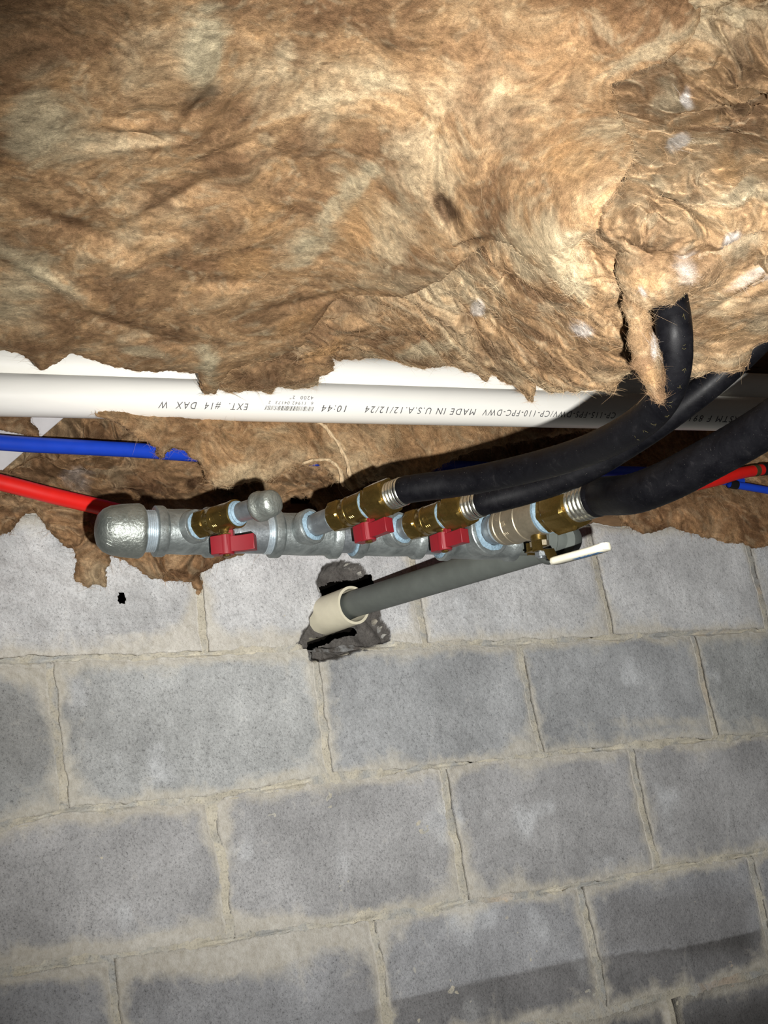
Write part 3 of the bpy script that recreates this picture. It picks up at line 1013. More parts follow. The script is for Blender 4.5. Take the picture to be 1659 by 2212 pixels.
# two twisted strands hanging in front of the recess
for pts, lb in [([(686, 912), (705, 925), (725, 950), (742, 978), (752, 1005), (756, 1030)], 'long twisted strand of wool dangling below the printed lettering'),
                ([(655, 1000), (690, 992), (722, 1000), (736, 1022), (742, 1050)], 'short curled strand of wool above the brass valve')]:
    P = np.array([at_y(np.array(float(a)), np.array(float(b)), -0.135) for a, b in pts])
    P = smooth_path(P, 40)
    P = P + 0.0015 * np.stack([perlin(P * 60), perlin(P * 60 + 9), perlin(P * 60 + 19)], -1)
    b = MB(); b.tube(P, 0.0022 + 0.0012 * perlin(P * 90), 10)
    b.tube(P + 0.003 * np.stack([np.sin(np.arange(40) * .5), np.cos(np.arange(40) * .5), 0 * np.arange(40)], -1), 0.0013, 8)
    tag(b.build('wool_strand', M_STRAND, None, P[0]), lb, 'insulation', 'dangling strands of wool')

# pale board running back at the far left
A = at(150, 892, 2.02); B = at(-40, 1055, 1.97)
ax = (B - A) / np.linalg.norm(B - A)
view = CAM - A; view /= np.linalg.norm(view)
sd = np.cross(ax, view); sd /= np.linalg.norm(sd)
if sd @ R[0] > 0: sd = -sd
nn = np.cross(ax, sd)
b = MB(); b.box((A + B) / 2 + sd * 0.032 + ax * 0.0, [ax, sd, nn], [0.16, 0.032, 0.008])
tag(b.build('board', M_BOARD, None, None, bevel=0.001), 'pale grey board slanting behind the blue and red pipes at the left edge', 'board')

# ------------------------------------------------------------------ white drain pipes with printing
PA = at(0, 853, 1.925); PB = at(1500, 892, 2.40)
pax = (PB - PA) / np.linalg.norm(PB - PA)
PR = 0.03015


def plain_pipe(name, A, B, r, mat, label, cat, wall_t=0.004, seg=64, group='white drain pipes side by side'):
    b = MB()
    L = np.linalg.norm(B - A)
    ax = (B - A) / L
    prof = [(0, r - wall_t), (0, r)] + [(L * k / 12, r) for k in range(1, 12)] + [(L, r), (L, r - wall_t), (0, r - wall_t)]
    b.lathe(A, ax, prof, seg, cap0=False, cap1=False)
    return tag(b.build(name, mat, None, A, 50), label, cat, group)


front = plain_pipe('drain_pipe', PA - pax * 0.5, PB + pax * 0.8, PR, M_PVC, 'white plastic pipe with printed lettering, the lower of the two white pipes', 'pipe')
off = np.array([0, 0.022, 0.058]); off = off - (off @ pax) * pax; off = off / np.linalg.norm(off) * (2 * PR + 0.0006)
plain_pipe('drain_pipe', PA - pax * 0.5 + off, PB + pax * 0.8 + off, PR, M_PVC, 'white plastic pipe without lettering, the upper one half covered by wool', 'pipe')


def on_pipe(px):
    """distance along the pipe axis from PA whose image x is px"""
    lo_, hi_ = -0.3, 2.2
    for _ in range(50):
        mid = (lo_ + hi_) / 2
        if pix(PA + pax * mid)[0] < px: lo_ = mid
        else: hi_ = mid
    return lo_


pview = CAM - (PA + PB) / 2; pview = pview - (pview @ pax) * pax; pview /= np.linalg.norm(pview)
pup = np.cross(pview, pax)
if pup @ R[1] > 0: pup = -pup     # pup points up in the picture


def wrap(V2, th0, r, s0, sc_x, sc_y):
    """V2: text local xy in its own units; text runs upside down along the pipe"""
    s = s0 - V2[:, 0] * sc_x
    th = th0 + V2[:, 1] * sc_y / r           # text-up is picture-down
    return PA + np.outer(s, pax) + r * (np.outer(np.cos(th), pview) - np.outer(np.sin(th), pup))


def text_on_pipe(txt, px_l, px_r, th0, hgt, name='lettering', shear=0.22):
    cu = bpy.data.curves.new('t', 'FONT')
    cu.body = txt; cu.size = 1.0; cu.space_character = 1.25; cu.shear = shear; cu.resolution_u = 3
    cu.offset = 0.0
    ob = bpy.data.objects.new('t', cu); col.objects.link(ob)
    me = bpy.data.meshes.new_from_object(ob)
    bpy.data.objects.remove(ob)
    bm = bmesh.new(); bm.from_mesh(me)
    for yy in (0.0, 0.1, 0.2, 0.3, 0.4, 0.5, 0.6, 0.7):
        bmesh.ops.bisect_plane(bm, geom=bm.verts[:] + bm.edges[:] + bm.faces[:], plane_co=(0, yy, 0), plane_no=(0, 1, 0))
    bm.to_mesh(me); bm.free()
    v = np.array([q.co for q in me.vertices]); fs = [tuple(p.vertices) for p in me.polygons]
    bpy.data.meshes.remove(me)
    s1, s0 = on_pipe(px_l), on_pipe(px_r)
    x0, x1 = v[:, 0].min(), v[:, 0].max(); v[:, 0] -= x0
    scx = (s0 - s1) / (x1 - x0)
    P = wrap(v, th0, PR + 0.00025, s0, scx, hgt / 0.7)
    return mk(name, P, fs, M_INK, front, P.mean(0), None)


TH = 0.28
text_on_pipe('EXT.  #14  DAX  W', 331, 523, TH - 0.17, 0.0105)
text_on_pipe('10:44', 680, 733, TH - 0.19, 0.0105)
text_on_pipe('MADE IN U.S.A.12/12/24', 773, 1010, TH - 0.19, 0.0105)
text_on_pipe('CP-115-FPS-DWV/CP-110-FPC-DWV', 1024, 1309, TH - 0.19, 0.0105)
text_on_pipe('& ASTM F 891', 1468, 1596, TH - 0.15, 0.0115)
text_on_pipe('6  11942 04173  2', 566, 661, TH - 0.33, 0.0048)
text_on_pipe('4200  2"', 611, 662, TH - 0.62, 0.0055)
rb = random.Random(5)
bm_ = MB(); s0, s1 = on_pipe(662), on_pipe(561)
s = s0
while s > s1:
    w_ = rb.choice([0.0005, 0.0005, 0.0010, 0.0015])
    V2 = []
    for k in range(4):
        y = -0.0035 + 0.007 * k / 3
        V2 += [(0 + y * 0.25, y), (w_ + y * 0.25, y)]
    P = wrap(np.array(V2), TH + 0.02, PR + 0.00025, s, 1, 1)
    bm_.add(P, [(2 * k, 2 * k + 1, 2 * k + 3, 2 * k + 2) for k in range(3)])
    s -= w_ + rb.choice([0.0006, 0.0006, 0.0011, 0.0016])
bm_.build('barcode', M_INK, front, None, None)

# ------------------------------------------------------------------ blue and red water pipes


def px_path(pts, n=90):
    return smooth_path(np.array([at(float(a), float(b), float(c)) for a, b, c in pts]), n)


def yd(x, y, Y):
    return float(depth_of(at_y(np.array(float(x)), np.array(float(y)), Y)))


pts = [(x, y, yd(x, y, Y)) for x, y, Y in [(-330, 910, -.085), (-150, 938, -.085), (0, 956, -.085), (150, 965, -.08), (300, 973, -.075), (420, 982, -.065), (620, 990, .01), (800, 1000, .01), (1100, 1012, .0), (1220, 1015, -.03), (1330, 1019, -.06), (1400, 1021, -.06), (1500, 1030, -.05), (1600, 1040, -.04)]]
b = MB(); b.tube(px_path(pts), 0.0108, 28)
tag(b.build('water_pipe', M_BLUE, None, at(0, 955, 1.9)), 'blue plastic water pipe crossing at the left below the white pipes', 'pipe', 'coloured plastic water pipes')
pts = [(x, y, yd(x, y, Y)) for x, y, Y in [(1575, 1045, -.055), (1640, 1056, -.06), (1720, 1070, -.06), (1850, 1095, -.06)]]
t = empty('water_pipe', at(*pts[1])); tag(t, 'short end of blue pipe with black ring at the right edge', 'pipe', 'coloured plastic water pipes')
b = MB(); b.tube(px_path(pts, 20), 0.0075, 20); b.build('tube', M_BLUE, t)
Pp = px_path(pts, 20)
b = MB(); b.tube(Pp[:2], 0.009, 20); b.build('ring', M_BLACK, t)
pts = [(x, y, yd(x, y, Y)) for x, y, Y in [(-330, 980, -.09), (-150, 1010, -.09), (0, 1042, -.09), (110, 1070, -.09), (220, 1096, -.085), (320, 1120, -.08), (450, 1140, -.07), (700, 1150, -.05), (1000, 1150, -.045), (1200, 1128, -.05), (1330, 1088, -.06), (1450, 1058, -.07), (1545, 1038, -.075), (1600, 1022, -.075), (1659, 1013, -.07), (1800, 1000, -.06)]]
t = empty('water_pipe', at(*pts[1])); tag(t, 'red plastic water pipe dropping behind the galvanised end cap', 'pipe', 'coloured plastic water pipes')
P = px_path(pts, 140)
b = MB(); b.tube(P, 0.0112, 28); b.build('tube', M_REDP, t, at(0, 1042, 1.9))
kx = int(np.argmin(np.abs(pix(P)[0] - 1640)))
b = MB(); b.tube(P[kx:kx + 2], 0.0125, 28); b.build('ring', M_BLACK, t)
kx2 = int(np.argmin(np.abs(pix(P)[0] - 1631)))
b = MB(); b.tube(P[kx2 - 1:kx2 + 1] , 0.0117, 28); b.build('ring', M_YINK, t)

# ------------------------------------------------------------------ galvanised manifold
ML = at(258, 1146, 1.52); MR = at(1225, 1166, 1.74)
max_ = (MR - ML) / np.linalg.norm(MR - ML)
man = empty('gas_manifold', ML)
tag(man, 'galvanised pipe manifold with tees, brass valves and red handles, level in front of the wall', 'pipe manifold')


def on_line(A, ax, px, lo_=-0.4, hi_=1.6):
    s_ = 1 if pix(A + ax * 0.1)[0] > pix(A)[0] else -1
    for _ in range(50):
        mid = (lo_ + hi_) / 2
        if (pix(A + ax * mid)[0] - px) * s_ < 0: lo_ = mid
        else: hi_ = mid
    return (lo_ + hi_) / 2


def mp_(px):
    return on_line(ML, max_, px)


def threads(t0, t1, r, pitch=0.0022, dep=0.0009):
    out = []
    t = t0
    while t < t1 - pitch:
        out += [(t, r - dep), (t + pitch * 0.5, r)]
        t += pitch
    out.append((t1, r - dep))
    return out


def casting(th, k):
    return 1 + 0.0 * th


# end cap
t0 = mp_(205); t1 = mp_(309)
L = t1 - t0
b = MB()
prof = [(0.0005, 0.002), (0.001, 0.010), (0.0035, 0.0175), (0.009, 0.0235), (0.017, 0.0272), (L * 0.55, 0.0292), (L * 0.86, 0.0305), (L * 0.90, 0.0305), (L * 0.97, 0.0288), (L, 0.0262), (L, 0.021)]
b.lathe(ML + max_ * t0, max_, prof, 48)
cap = b.build('end_cap', M_GALVCAST, man, None, 50)
# raised cast marks on the cap face
b = MB(); c0 = ML + max_ * (t0 + 0.016)
vv = CAM - c0; vv -= (vv @ max_) * max_; vv /= np.linalg.norm(vv); uu = np.cross(max_, vv)


def onsurf(t, th, r):
    return ML + max_ * t + r * (math.cos(th) * vv + math.sin(th) * uu)


for (tt, th, rr) in [(0.011, -0.15, 0.0252), ]:
    ring = [onsurf(t0 + tt + 0.0045 * math.cos(a) * 0.6, th + 0.22 * math.sin(a), rr + 0.0012 * math.cos(a) * 0.6 + 0.0002) for a in np.linspace(0, 2 * math.pi, 18)]
    b.tube(ring, 0.0005, 6)
for th in (0.45, 0.62, -0.62):
    b.tube([onsurf(t0 + 0.009, th, 0.0238), onsurf(t0 + 0.014, th + 0.06, 0.0263)], 0.0005, 6)
    b.tube([onsurf(t0 + 0.009, th, 0.0238), onsurf(t0 + 0.011, th + 0.16, 0.0250)], 0.0005, 6)
b.build('cast_mark', M_GALVCAST, cap)


def man_part(name, prof_px, mat, seg=40, parent=None, thr=None, angle=50):
    b = MB()
    prof = [(mp_(p), r) for p, r in prof_px]
    b.lathe(ML, max_, prof, seg)
    return b.build(name, mat, parent or man, None, angle)


# close nipples between the fittings
def nipple(pa, pb, r, name='pipe_nipple', mat=None, thr=True):
    a = mp_(pa); c = mp_(pb)
    prof = [(a, r * 0.9)] + (threads(a, c, r) if thr else [(a, r), (c, r)]) + [(c, r * 0.9)]
    b = MB(); b.lathe(ML, max_, prof, 40); return b.build(name, mat or M_THREAD, man, None, 30)


nipple(300, 348, 0.0236)
nipple(448, 512, 0.0212, thr=False, mat=M_GALVPIPE)
nipple(508, 574, 0.0232, thr=False, mat=M_GALVPIPE)
nipple(568, 600, 0.0240)
nipple(722, 762, 0.0212, thr=False, mat=M_GALVPIPE)
nipple(905, 950, 0.0212, thr=False, mat=M_GALVPIPE)
for pa, pb, r in [(334, 346, 0.0262), (584, 596, 0.0258), (758, 768, 0.0250), (946, 954, 0.0255)]:
    a = mp_(pa); c = mp_(pb)
    b = MB(); b.lathe(ML, max_, [(a, r * .86), (a, r * 0.95)] + [(a + (c - a) * (k + .5) / 6, r * (0.97 + 0.03 * (k % 2))) for k in range(6)] + [(c, r * .95)], 40,
                      rfun=lambda th, k: 1 + 0.012 * np.sin(th * 7 + k * 2.1) + 0.01 * np.sin(th * 13 + k))
    b.build('sealant_ring', M_SEAL, man, None, 60)

branches = []
BR = [  # start on the manifold, end point, outlet px, outlet radius
    dict(s=(385, 1150), e=(585, 1087, 1.455), out=428, r=0.0168, tee=(332, 462), tr=(0.0285, 0.0262)),
    dict(s=(630, 1153), e=(868, 1062, 1.490), out=676, r=0.0185, tee=(582, 728), tr=(0.0280, 0.0252)),
    dict(s=(822, 1156), e=(1036, 1088, 1.535), out=868, r=0.0185, tee=(762, 908), tr=(0.0272, 0.0248)),
    dict(s=(1012, 1160), e=(1270, 1081, 1.530), out=1060, r=0.0262, tee=(950, 1108), tr=(0.0285, 0.0268)),
]
for k, q in enumerate(BR):
    S = ML + max_ * mp_(q['s'][0])
    E = at(*q['e'])
    ax = (E - S) / np.linalg.norm(E - S)
    q['S'] = S; q['ax'] = ax; q['t'] = (lambda S, ax: lambda px: on_line(S, ax, px, -0.05, 0.4))(S, ax)
    a, c = [mp_(v) for v in q['tee']]
    r1, r0 = q['tr']
    w_ = 0.013
    b = MB()
    b.lathe(ML, max_, [(a, r1 * .85), (a, r1 * 0.95), (a + .001, r1), (a + w_ * .7, r1 * 1.005), (a + w_ * .85, r1 * .97), (a + w_ * 1.0, r0 * .97), (a + w_ * 1.6, r0 * .96), ((a + c) / 2, r0 * .985), (c - w_ * 1.6, r0 * .96), (c - w_, r0 * .97), (c - w_ * .85, r1 * .97), (c - w_ * .7, r1 * 1.005), (c - .001, r1), (c, r1 * .95), (c, r1 * .85)], 48)
    to = q['t'](q['out'])
    R1 = q['r']
    b.lathe(S, ax, [(0, R1 * 0.95), (to - 0.012, R1 * .95), (to - 0.010, R1 * 1.10), (to - 0.001, R1 * 1.12), (to, R1 * 1.08), (to, R1 * .86), (to - 0.004, R1 * 0.80)], 40, cap1=True)
    q['to'] = to
    b.build('tee_fitting', M_GALV, man, None, 40)
    # sealant smeared round the outlet
    b = MB(); b.lathe(S, ax, [(to - 0.003, R1 * .70), (to - 0.001, R1 * 0.86), (to + 0.0006, R1 * 0.92), (to + 0.0012, R1 * .82), (to + 0.003, R1 * .70)], 36, rfun=lambda th, k: 1 + 0.02 * np.sin(th * 5 + k) + 0.015 * np.sin(11 * th), cap0=False, cap1=False)
    b.build('sealant_ring', M_SEAL, man, None, 60)


def bl(q, prof, mat, name, parent=None, seg=36, angle=40, rfun=None, ref=None):
    b = MB(); b.lathe(q['S'], q['ax'], prof, seg, rfun=rfun, ref=ref)
    return b.build(name, mat, parent or man, None, angle)


def hexprof(q, t0, t1, r, mat, name, parent=None, ch=0.10, sides=6, rot=0.0):
    """hexagonal piece with chamfered ends; r = across-corner radius"""
    n = sides * 8
    th = np.linspace(0, 2 * math.pi, n, endpoint=False)
    hx = math.cos(math.pi / sides) / np.cos(((th + rot) % (2 * math.pi / sides)) - math.pi / sides)
    rin = math.cos(math.pi / sides)

    def rf(th_, k):
        if k in (0, 5): return np.full(n, rin * 0.97)
        if k in (1, 4): return np.minimum(hx, rin * 1.0 + 0.02)
        return hx
    c = (t1 - t0) * ch
    prof = [(t0, r * .8), (t0 + 0.0001, r * 0.985), (t0 + c, r), (t1 - c, r), (t1 - 0.0001, r * .985), (t1, r * .8)]
    b = MB()
    b.lathe(q['S'], q['ax'], prof, n, rfun=rf)
    return b.build(name, mat, parent or man, None, 20)


def corr(q, t0, t1, r, n, mat, name, parent):
    prof = [(t0, r * .8)]
    for k in range(n):
        for j in range(8):
            a = j / 8
            prof.append((t0 + (t1 - t0) * (k + a) / n, r * (0.90 + 0.10 * math.sin(math.pi * a) ** 0.8)))
    prof.append((t1, r * .9))
    b = MB(); b.lathe(q['S'], q['ax'], prof, 40)
    return b.build(name, mat, parent, None, 60)


def valve_marks(q, t0, t1, r, parent, mat, seed):
    """raised bands and small cast characters on a valve body (worn, unreadable)"""
    rs = random.Random(seed)
    S, ax = q['S'], q['ax']
    mid = S + ax * (t0 + t1) / 2
    vv = CAM - mid; vv -= (vv @ ax) * ax; vv /= np.linalg.norm(vv); uu = np.cross(ax, vv)

    def sp(t, th, rr): return S + ax * t + rr * (math.cos(th) * vv + math.sin(th) * uu)
    b = MB()
    L = t1 - t0
    for fr in (0.10,):
        for k in range(5):
            th = -0.75 + k * 0.32
            t = t0 + L * fr
            b.tube([sp(t, th, r * 1.0), sp(t + 0.0022, th + 0.03, r * 1.0)], 0.00035, 5)
            b.tube([sp(t, th + .08, r * 1.0), sp(t + 0.0022, th + 0.05, r * 1.0)], 0.00035, 5)
    ring = [sp(t0 + L * .52 + 0.0032 * math.cos(a), -0.12 + 0.0032 / r * math.sin(a) * 1.3, r) for a in np.linspace(0, 2 * math.pi, 20)]
    b.tube(ring, 0.0004, 5)
    for k in range(3):
        t = t0 + L * .46 + k * 0.0022
        b.tube([sp(t, -0.28, r), sp(t, -0.02, r)], 0.0003, 5)
    for k in range(3):
        t = t0 + L * (.44 + .08 * k)
        b.tube([sp(t, 0.30, r), sp(t + .001, 0.44, r), sp(t + .0025, 0.34, r)], 0.00035, 5)
        b.tube([sp(t0 + L * .9, -0.5 + k * .22, r), sp(t0 + L * .9 + .0025, -0.46 + k * .22, r)], 0.00035, 5)
    b.build('cast_lettering', mat, parent)


def stem_dir(q):
    d = np.array([0, 0, -1.0]); d = d - (d @ q['ax']) * q['ax']; return d / np.linalg.norm(d)


def tee_handle(q, pxs, lever, body_r, valve, top, scale=1.0):
    """small moulded red handle on the valve stem"""
    t = q['t'](pxs); s = stem_dir(q)
    c = q['S'] + q['ax'] * t
    b = MB(); b.lathe(c, s, [(body_r * .75, 0.0072), (body_r + 0.003, 0.0072), (body_r + 0.0035, 0.0062), (body_r + 0.0095, 0.0062)], 24)
    b.build('stem', M_BRASS, valve)
    b = MB(); b.lathe(c, s, [(body_r + 0.0045, 0.0085), (body_r + 0.0065, 0.0085)], 6)
    b.build('stop_plate', M_BRASS, valve)
    u = lever - (lever @ s) * s; u /= np.linalg.norm(u)
    w = np.cross(s, u)
    h0 = body_r + top; h1 = h0 + 0.0205 * scale
    b = MB()
    hub = [(0.0085 * math.cos(a), 0.0085 * math.sin(a)) for a in np.linspace(0, 2 * math.pi, 22, endpoint=False)]
    b.prism(c, u, w, s, hub, h0, h1 + 0.001)
    b.prism(c, u, w, s, [(-0.0155, -0.0065), (-0.0085, -0.0082), (0.004, -0.008), (0.004, 0.008), (-0.0085, 0.0082), (-0.0155, 0.0065)], h0 + 0.0005, h1)
    b.prism(c, u, w, s, [(0.004, -0.0052), (0.020, -0.0045), (0.0325, -0.0065), (0.0325, 0.0065), (0.020, 0.0045), (0.004, 0.0052)], h0 + 0.0022, h1 - 0.001)
    b.prism(c, u, w, s, [(0.004, -0.0045), (0.0095, -0.0045), (0.0095, 0.0045), (0.004, 0.0045)], h0 - 0.005, h1 - 0.001)
    hnd = b.build('handle', M_RED, valve, None, 35, bevel=0.0006)
    b = MB(); b.lathe(c, s, [(h1, 0.0042), (h1 + 0.0026, 0.0042), (h1 + 0.0032, 0.003)], 6); b.build('nut', M_BRASS, valve)
    return hnd


# --- branch 1: capped stub
q = BR[0]; T = q['t']
bl(q, [(0.012, 0.0095), (q['to'], 0.0108), (T(437), 0.0108)], M_GALVPIPE, 'pipe_nipple')
hexprof(q, T(434), T(455), 0.0168, M_BRASS, 'valve_end', rot=.3)
v = bl(q, [(T(452), 0.0135), (T(455), 0.0145), (T(460), .0148), (T(466), 0.0148), (T(467), .0153), (T(469), .0153), (T(470), .0148), (T(488), 0.0152), (T(500), .0150), (T(508), .0158), (T(512), .0158), (T(513), .0125)], M_BRASS, 'valve_body')
valve_marks(q, T(458), T(498), 0.0150, v, M_BRASS, 1)
tee_handle(q, 484, R[0] - 0.15 * R[2], 0.0140, v, 0.0058)
bl(q, [(T(511), 0.0125), (T(513), 0.0140)] + [(T(513 + k * 1.8), 0.0138 - 0.0005 * k + (0.0006 if k % 2 else 0)) for k in range(1, 5)] + [(T(521), .0105)], M_SEAL, 'sealant_ring')
bl(q, [(T(512), 0.0108), (T(562), 0.0108)], M_GALVPIPE, 'pipe_nipple')
te = T(572)
bl(q, [(T(557), .011), (T(557), 0.0150), (T(558), 0.0163), (T(565), 0.0165), (T(567), 0.0152), (T(578), .0148), (T(588), 0.0142), (T(592), 0.0128), (T(595), 0.0100), (T(596.5), 0.0050), (T(597), 0.0005)], M_GALVCAST, 'end_cap', angle=60)

# --- branches 2 and 3: valves feeding flexible lines
hoses = []
for k, (vp, nut, cor) in enumerate([((724, 729, 800), (800, 846), (842, 872)), ((890, 896, 966), (966, 1013), (1010, 1040))]):
    q = BR[k + 1]; T = q['t']
    bl(q, [(0.012, 0.0105), (q['to'], 0.0128), (T(vp[0]), 0.0132), (T(vp[0] + 3), 0.0132)], M_GALVPIPE, 'pipe_nipple')
    bl(q, [(T(vp[0] - 6), .0128), (T(vp[0] - 4), 0.0138), (T(vp[0] + 1), 0.0138)], M_THREAD, 'thread')
    hexprof(q, T(vp[0]), T(vp[0] + 24), 0.0190, M_BRASS, 'valve_end', rot=.35, ch=.12)
    v = bl(q, [(T(vp[0] + 20), 0.0148), (T(vp[0] + 26), 0.0160), (T(vp[0] + 34), .0163), (T(vp[0] + 35), 0.0169), (T(vp[0] + 37), 0.0169), (T(vp[0] + 38), .0163), (T(vp[0] + 52), .0167), (T(vp[0] + 58), .0167), (T(vp[0] + 66), .0172), (T(vp[0] + 70), .0176), (T(vp[0] + 71), .0140)], M_BRASS, 'valve_body')
    valve_marks(q, T(vp[0] + 26), T(vp[0] + 70), 0.0166, v, M_BRASS, 5 + k)
    tee_handle(q, (786, 952)[k], q['ax'], 0.0150, v, 0.0045, 0.95)
    bl(q, [(T(vp[0] + 69), .0140), (T(vp[0] + 70), 0.0166), (T(vp[0] + 74), 0.0166), (T(vp[0] + 75), .0140)], M_SEAL, 'sealant_ring')
    line = empty('flexible_gas_line', q['S'] + q['ax'] * T(nut[0]))
    hexprof(q, T(vp[0] + 74), T(nut[0] + 9), 0.0185, M_BRASS, 'adapter', line, rot=.2)
    hexprof(q, T(nut[0] + 8), T(nut[1]), 0.0222, M_BRASS, 'hex_nut', line, rot=.1)
    corr(q, T(nut[1] - 4), T(cor[1] + 2), 0.0158, 4 + (k == 0), M_STEELC, 'corrugated_tube', line)
    hoses.append((line, q, T(cor[1])))

# --- branch 4: large lever valve
q = BR[3]; T = q['t']
bl(q, [(0.012, 0.0150), (q['to'], 0.0180), (T(1092), 0.0180)], M_GALVPIPE, 'pipe_nipple')
bl(q, [(T(1078), 0.0175)] + [(T(1078 + 2.2 * k), 0.0183 + (0.0006 if k % 2 else 0)) for k in range(5)] + [(T(1090), .017)], M_THREAD, 'thread')
v = bl(q, [(T(1086), .018), (T(1087), 0.0222), (T(1093), 0.0226), (T(1094), .0215), (T(1096), .0215), (T(1097), 0.0232), (T(1108), 0.0236), (T(1109), .0246), (T(1112), .0246), (T(1113), .0238), (T(1133), .0242), (T(1134), .0252), (T(1140), .0252), (T(1141), .0242),
           (T(1152), .0238), (T(1164), .0232), (T(1172), .0236), (T(1176), .0236), (T(1177), .018)], M_BRASSD, 'valve_body')
valve_marks(q, T(1098), T(1136), 0.0242, v, M_BRASSD, 9)
bl(q, [(T(1176), .018), (T(1177), 0.0232), (T(1182), 0.0236), (T(1186), .0215), (T(1187), .018)], M_SEAL, 'sealant_ring')
s = stem_dir(q)
c = q['S'] + q['ax'] * T(1158)
b = MB(); b.lathe(c, s, [(0.016, 0.0092), (0.0315, 0.0092), (0.032, 0.0080), (0.036, 0.0080)], 28); b.build('stem', M_BRASS, v)
b = MB(); b.lathe(c, s, [(0.029, 0.0115), (0.035, 0.0115)], 6); b.build('packing_nut', M_BRASSD, v)
b = MB(); b.lathe(c, s, [(0.0415, 0.0068), (0.0465, 0.0068), (0.047, .005)], 6); b.lathe(c, s, [(0.030, 0.0035), (0.0485, 0.0035)], 12); b.build('nut', M_GALVPIPE, v)
# lever: plated bracket and vinyl grip; follows the valve axis
P0 = c + s * 0.0395
G0 = at(1199, 1212, float(depth_of(P0)) - 0.012); G1 = at(1310, 1182, float(depth_of(P0)) - 0.075)
side = np.cross(q['ax'], s); side /= np.linalg.norm(side)


def flatbar(pts, widths, th, nrm_side):
    b = MB(); pts = np.asarray(pts); n = len(pts)
    Tn = np.gradient(pts, axis=0); Tn /= np.linalg.norm(Tn, axis=1)[:, None]
    vs = []
    for k in range(n):
        sdv = nrm_side - (nrm_side @ Tn[k]) * Tn[k]; sdv /= np.linalg.norm(sdv)
        up = np.cross(Tn[k], sdv)
        w_ = widths[k]
        for a_, b_ in [(-1, -.5), (-.8, -1), (.8, -1), (1, -.5), (1, .5), (.8, 1), (-.8, 1), (-1, .5)]:
            vs.append(pts[k] + sdv * a_ * w_ + up * b_ * th)
    fs = []
    for k in range(n - 1):
        for j in range(8):
            fs.append((k * 8 + j, k * 8 + (j + 1) % 8, (k + 1) * 8 + (j + 1) % 8, (k + 1) * 8 + j))
    fs.append(tuple(range(7, -1, -1))); fs.append(tuple((n - 1) * 8 + j for j in range(8)))
    b.add(vs, fs); return b


u0 = q['ax']
bp = [P0 - u0 * 0.014, P0 - u0 * 0.006, P0 + u0 * 0.006, P0 + u0 * 0.014 + s * 0.002, G0 * 0.5 + (P0 + u0 * .014) * .5 + s * .002, G0, G0 * .8 + G1 * .2]
flatbar(bp, [0.010, 0.012, 0.012, 0.009, 0.008, 0.008, 0.008], 0.0013, side).build('lever', M_BRASS, v, None, 30)
b = MB(); b.box(P0 - u0 * 0.0145 - s * 0.004, [u0, side, s], [0.0016, 0.006, 0.007]); b.box(P0 + u0 * 0.006 - side * 0.010 - s * .004, [u0, side, s], [0.007, 0.0015, 0.006]); b.build('stop_tab', M_BRASS, v)
gp = [G0 - (G1 - G0) * 0.03, G0, G0 * .93 + G1 * .07, G0 * .6 + G1 * .4, G0 * .2 + G1 * .8, G1 * .97 + G0 * .03 + s * -0.0005, G1 + s * -0.0012, G1 * 1.03 - G0 * .03 - s * .001]
grip = flatbar(gp, [0.006, 0.0085, 0.0095, 0.0100, 0.0105, 0.0100, 0.0075, 0.003], 0.0038, side)
go = grip.build('grip', M_CREAM, v, None, 50)
# blue printing along the underside of the grip
gd = (G1 - G0) / np.linalg.norm(G1 - G0)
sdv = side - (side @ gd) * gd; sdv /= np.linalg.norm(sdv)
upv = np.cross(gd, sdv)
if upv @ s < 0: upv = -upv
b = MB(); rb = random.Random(2)
LG = np.linalg.norm(G1 - G0)
for k in range(15):
    tt = 0.40 + 0.47 * k / 14
    cc = G0 + gd * LG * tt + upv * 0.00395
    b.box(cc + sdv * rb.uniform(-.001, .001), [gd, sdv, upv], [0.0011, rb.uniform(.0030, .0052), 0.0001])
    if k % 2: b.box(cc + gd * .0015 + sdv * rb.choice([-.003, .0, .003]), [gd, sdv, upv], [0.0014, 0.0007, 0.0001])
b.build('printing', M_BLINK, v)

line = empty('flexible_gas_line', q['S'] + q['ax'] * T(1190))
hexprof(q, T(1186), T(1201), 0.0250, M_BRASS, 'adapter', line, rot=.2)
hexprof(q, T(1200), T(1246), 0.0300, M_BRASS, 'hex_nut', line, rot=.15)
corr(q, T(1241), T(1293), 0.0212, 6, M_STEELC, 'corrugated_tube', line)
hoses.append((line, q, T(1290)))

# --- riser pipe and elbow that come out of the wall
EL = ML + max_ * mp_(1222)
RS0 = at(768, 1304, 2.125)
rax = (RS0 - EL) / np.linalg.norm(RS0 - EL)
# bend between manifold axis and riser
b = MB()
pA = ML + max_ * mp_(1165)
corner = EL + R[2] * 0.004
bp = [pA + (corner - pA) * t for t in (0, .35)] + [corner + (pA - corner) * 0.4 * (1 - t) ** 2 + (rax * 0.030) * t ** 2 for t in np.linspace(0.1, 1, 9)] + [corner + rax * 0.045]
b.tube(bp, 0.0205, 32)
b.lathe(corner + rax * 0.024, rax, [(0, .019), (0, 0.0245), (0.013, 0.0250), (0.015, 0.0235), (0.016, .020)], 36)
b.lathe(pA, max_, [(0, .02), (0, 0.0245), (0.012, 0.0245), (0.014, 0.022)], 36)
b.lathe(corner - R[2] * 0.0, -R[2] * .2 + R[0] * .4 + R[2] * .9, [(-.02, .0215), (.0, .0222), (.008, .0195), (.012, 0.013), (.014, 0.002)], 28)
b.build('elbow', M_PIPE, man, None, 45)
nipple(1100, 1172, 0.0205, mat=M_PIPE, thr=False)
b = MB()
Lr = np.linalg.norm(RS0 - EL)
b.lathe(corner, rax, [(0.02, 0.0205), (Lr * .5, 0.0205), (Lr + 0.004, 0.0205)], 40)
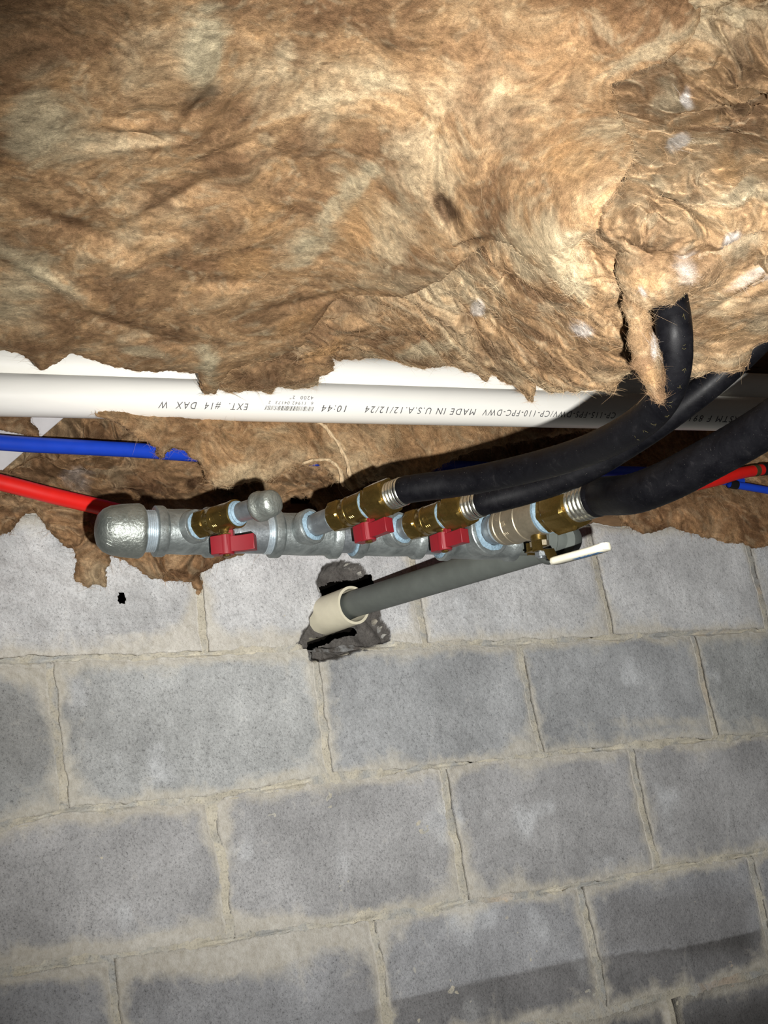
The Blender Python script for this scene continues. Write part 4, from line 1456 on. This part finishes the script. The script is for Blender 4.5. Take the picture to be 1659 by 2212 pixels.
# curve into the sleeve
YD = np.array([0.0, 1.0, 0.0])
p0 = corner + rax * (Lr)
path = [p0 + rax * (0.03 * t) * (1 - t * .5) + YD * 0.06 * t * t for t in np.linspace(0, 1, 8)] + [p0 + rax * .015 + YD * (0.06 + d_) for d_ in (0.03, 0.06)]
b.tube(path, 0.0204, 36)
b.build('riser_pipe', M_PIPE, man, None, 45)

# --- sleeve in the wall
SC = at(764, 1307, 2.135)
sx = np.array([-0.10, 1.0, 0.05]); sx /= np.linalg.norm(sx)
b = MB(); rS = 0.0302
b.lathe(SC, sx, [(0, rS - 0.0042), (0, rS), (0.18, rS), (0.18, rS - 0.0042), (0, rS - 0.0042)], 56, cap0=False, cap1=False)
tag(b.build('pipe_sleeve', M_SLEEVE, None, SC, 40), 'cream plastic sleeve set in the broken hole in the block wall', 'pipe')

# ------------------------------------------------------------------ black hoses
def finish_hose(k, pts, r, label, grp=None):
    line, q, t_end = hoses[k]
    S = q['S'] + q['ax'] * t_end
    P = [S - q['ax'] * 0.004, S, S + q['ax'] * 0.006] + [at(*map(float, p)) for p in pts]
    P = smooth_path(np.array(P), 140)
    b = MB()
    rr = np.full(len(P), r)
    d = np.r_[0, np.cumsum(np.linalg.norm(np.diff(P, axis=0), axis=1))]
    rr = r * (1 + 0.006 * np.sin(d * 2 * math.pi / 0.009))
    b.tube(P, rr, 40)
    j = b.build('jacket', M_RUB, line, S)
    b = MB(); b.lathe(S - q['ax'] * 0.004, q['ax'], [(-.0005, r * .88), (-.001, r * 1.0), (0.0025, r * 1.015), (0.004, r)], 40); b.build('jacket_end', M_RUB, line)
    tag(line, label, 'gas line', 'black flexible gas lines')
    return P, j


h1, j1 = finish_hose(0, [(1000, 1041, 1.462), (1130, 1014, 1.405), (1250, 980, 1.325), (1340, 940, 1.25), (1403, 896, 1.20), (1440, 845, 1.165), (1456, 785, 1.145), (1456, 710, 1.135), (1446, 640, 1.15), (1430, 560, 1.22), (1405, 480, 1.32)], 0.0150,
                     'black flexible gas line bending up into the wool under a hanging tongue of wool')
h2, j2 = finish_hose(1, [(1140, 1060, 1.515), (1230, 1030, 1.495), (1290, 1000, 1.48), (1355, 960, 1.46), (1427, 912, 1.44), (1518, 843, 1.42), (1593, 778, 1.41), (1660, 712, 1.40), (1770, 600, 1.38), (1900, 470, 1.36)], 0.0148,
                     'thinner black flexible gas line tucked just behind the upward bending one')
h3, j3 = finish_hose(2, [(1370, 1066, 1.44), (1440, 1040, 1.40), (1510, 1004, 1.37), (1590, 960, 1.34), (1659, 918, 1.31), (1760, 850, 1.27), (1900, 750, 1.2), (2040, 630, 1.18), (2120, 500, 1.22)], 0.0212,
                     'thickest black flexible gas line, from the large lever valve to the right edge')

# faint yellow printing on the first hose
b = MB(); rb = random.Random(8)
dpts = [k for k in range(len(h1)) if 735 < pix(h1[k])[1] < 905 or (pix(h1[k])[0] > 1380 and pix(h1[k])[1] < 960)]
Tn = np.gradient(h1, axis=0); Tn /= np.linalg.norm(Tn, axis=1)[:, None]
for k in [k for k in dpts if k < len(h1)][::3]:
    c = h1[k]; vv = CAM - c; vv -= (vv @ Tn[k]) * Tn[k]; vv /= np.linalg.norm(vv); uu = np.cross(Tn[k], vv)
    if uu @ R[0] < 0: uu = -uu
    for _ in range(2):
        th = rb.uniform(0.35, 0.75); dt = rb.uniform(-.003, .003)
        seg = [c + Tn[k] * (dt + a) + 0.0151 * (math.cos(th + e_) * vv + math.sin(th + e_) * uu) for a, e_ in [(0, 0), (rb.uniform(-.002, .002), rb.uniform(.05, .15)), (rb.uniform(-.003, .003), rb.uniform(.1, .25))]]
        b.tube(seg, 0.00016, 4)
b.build('printing', M_YINK, hoses[0][0])
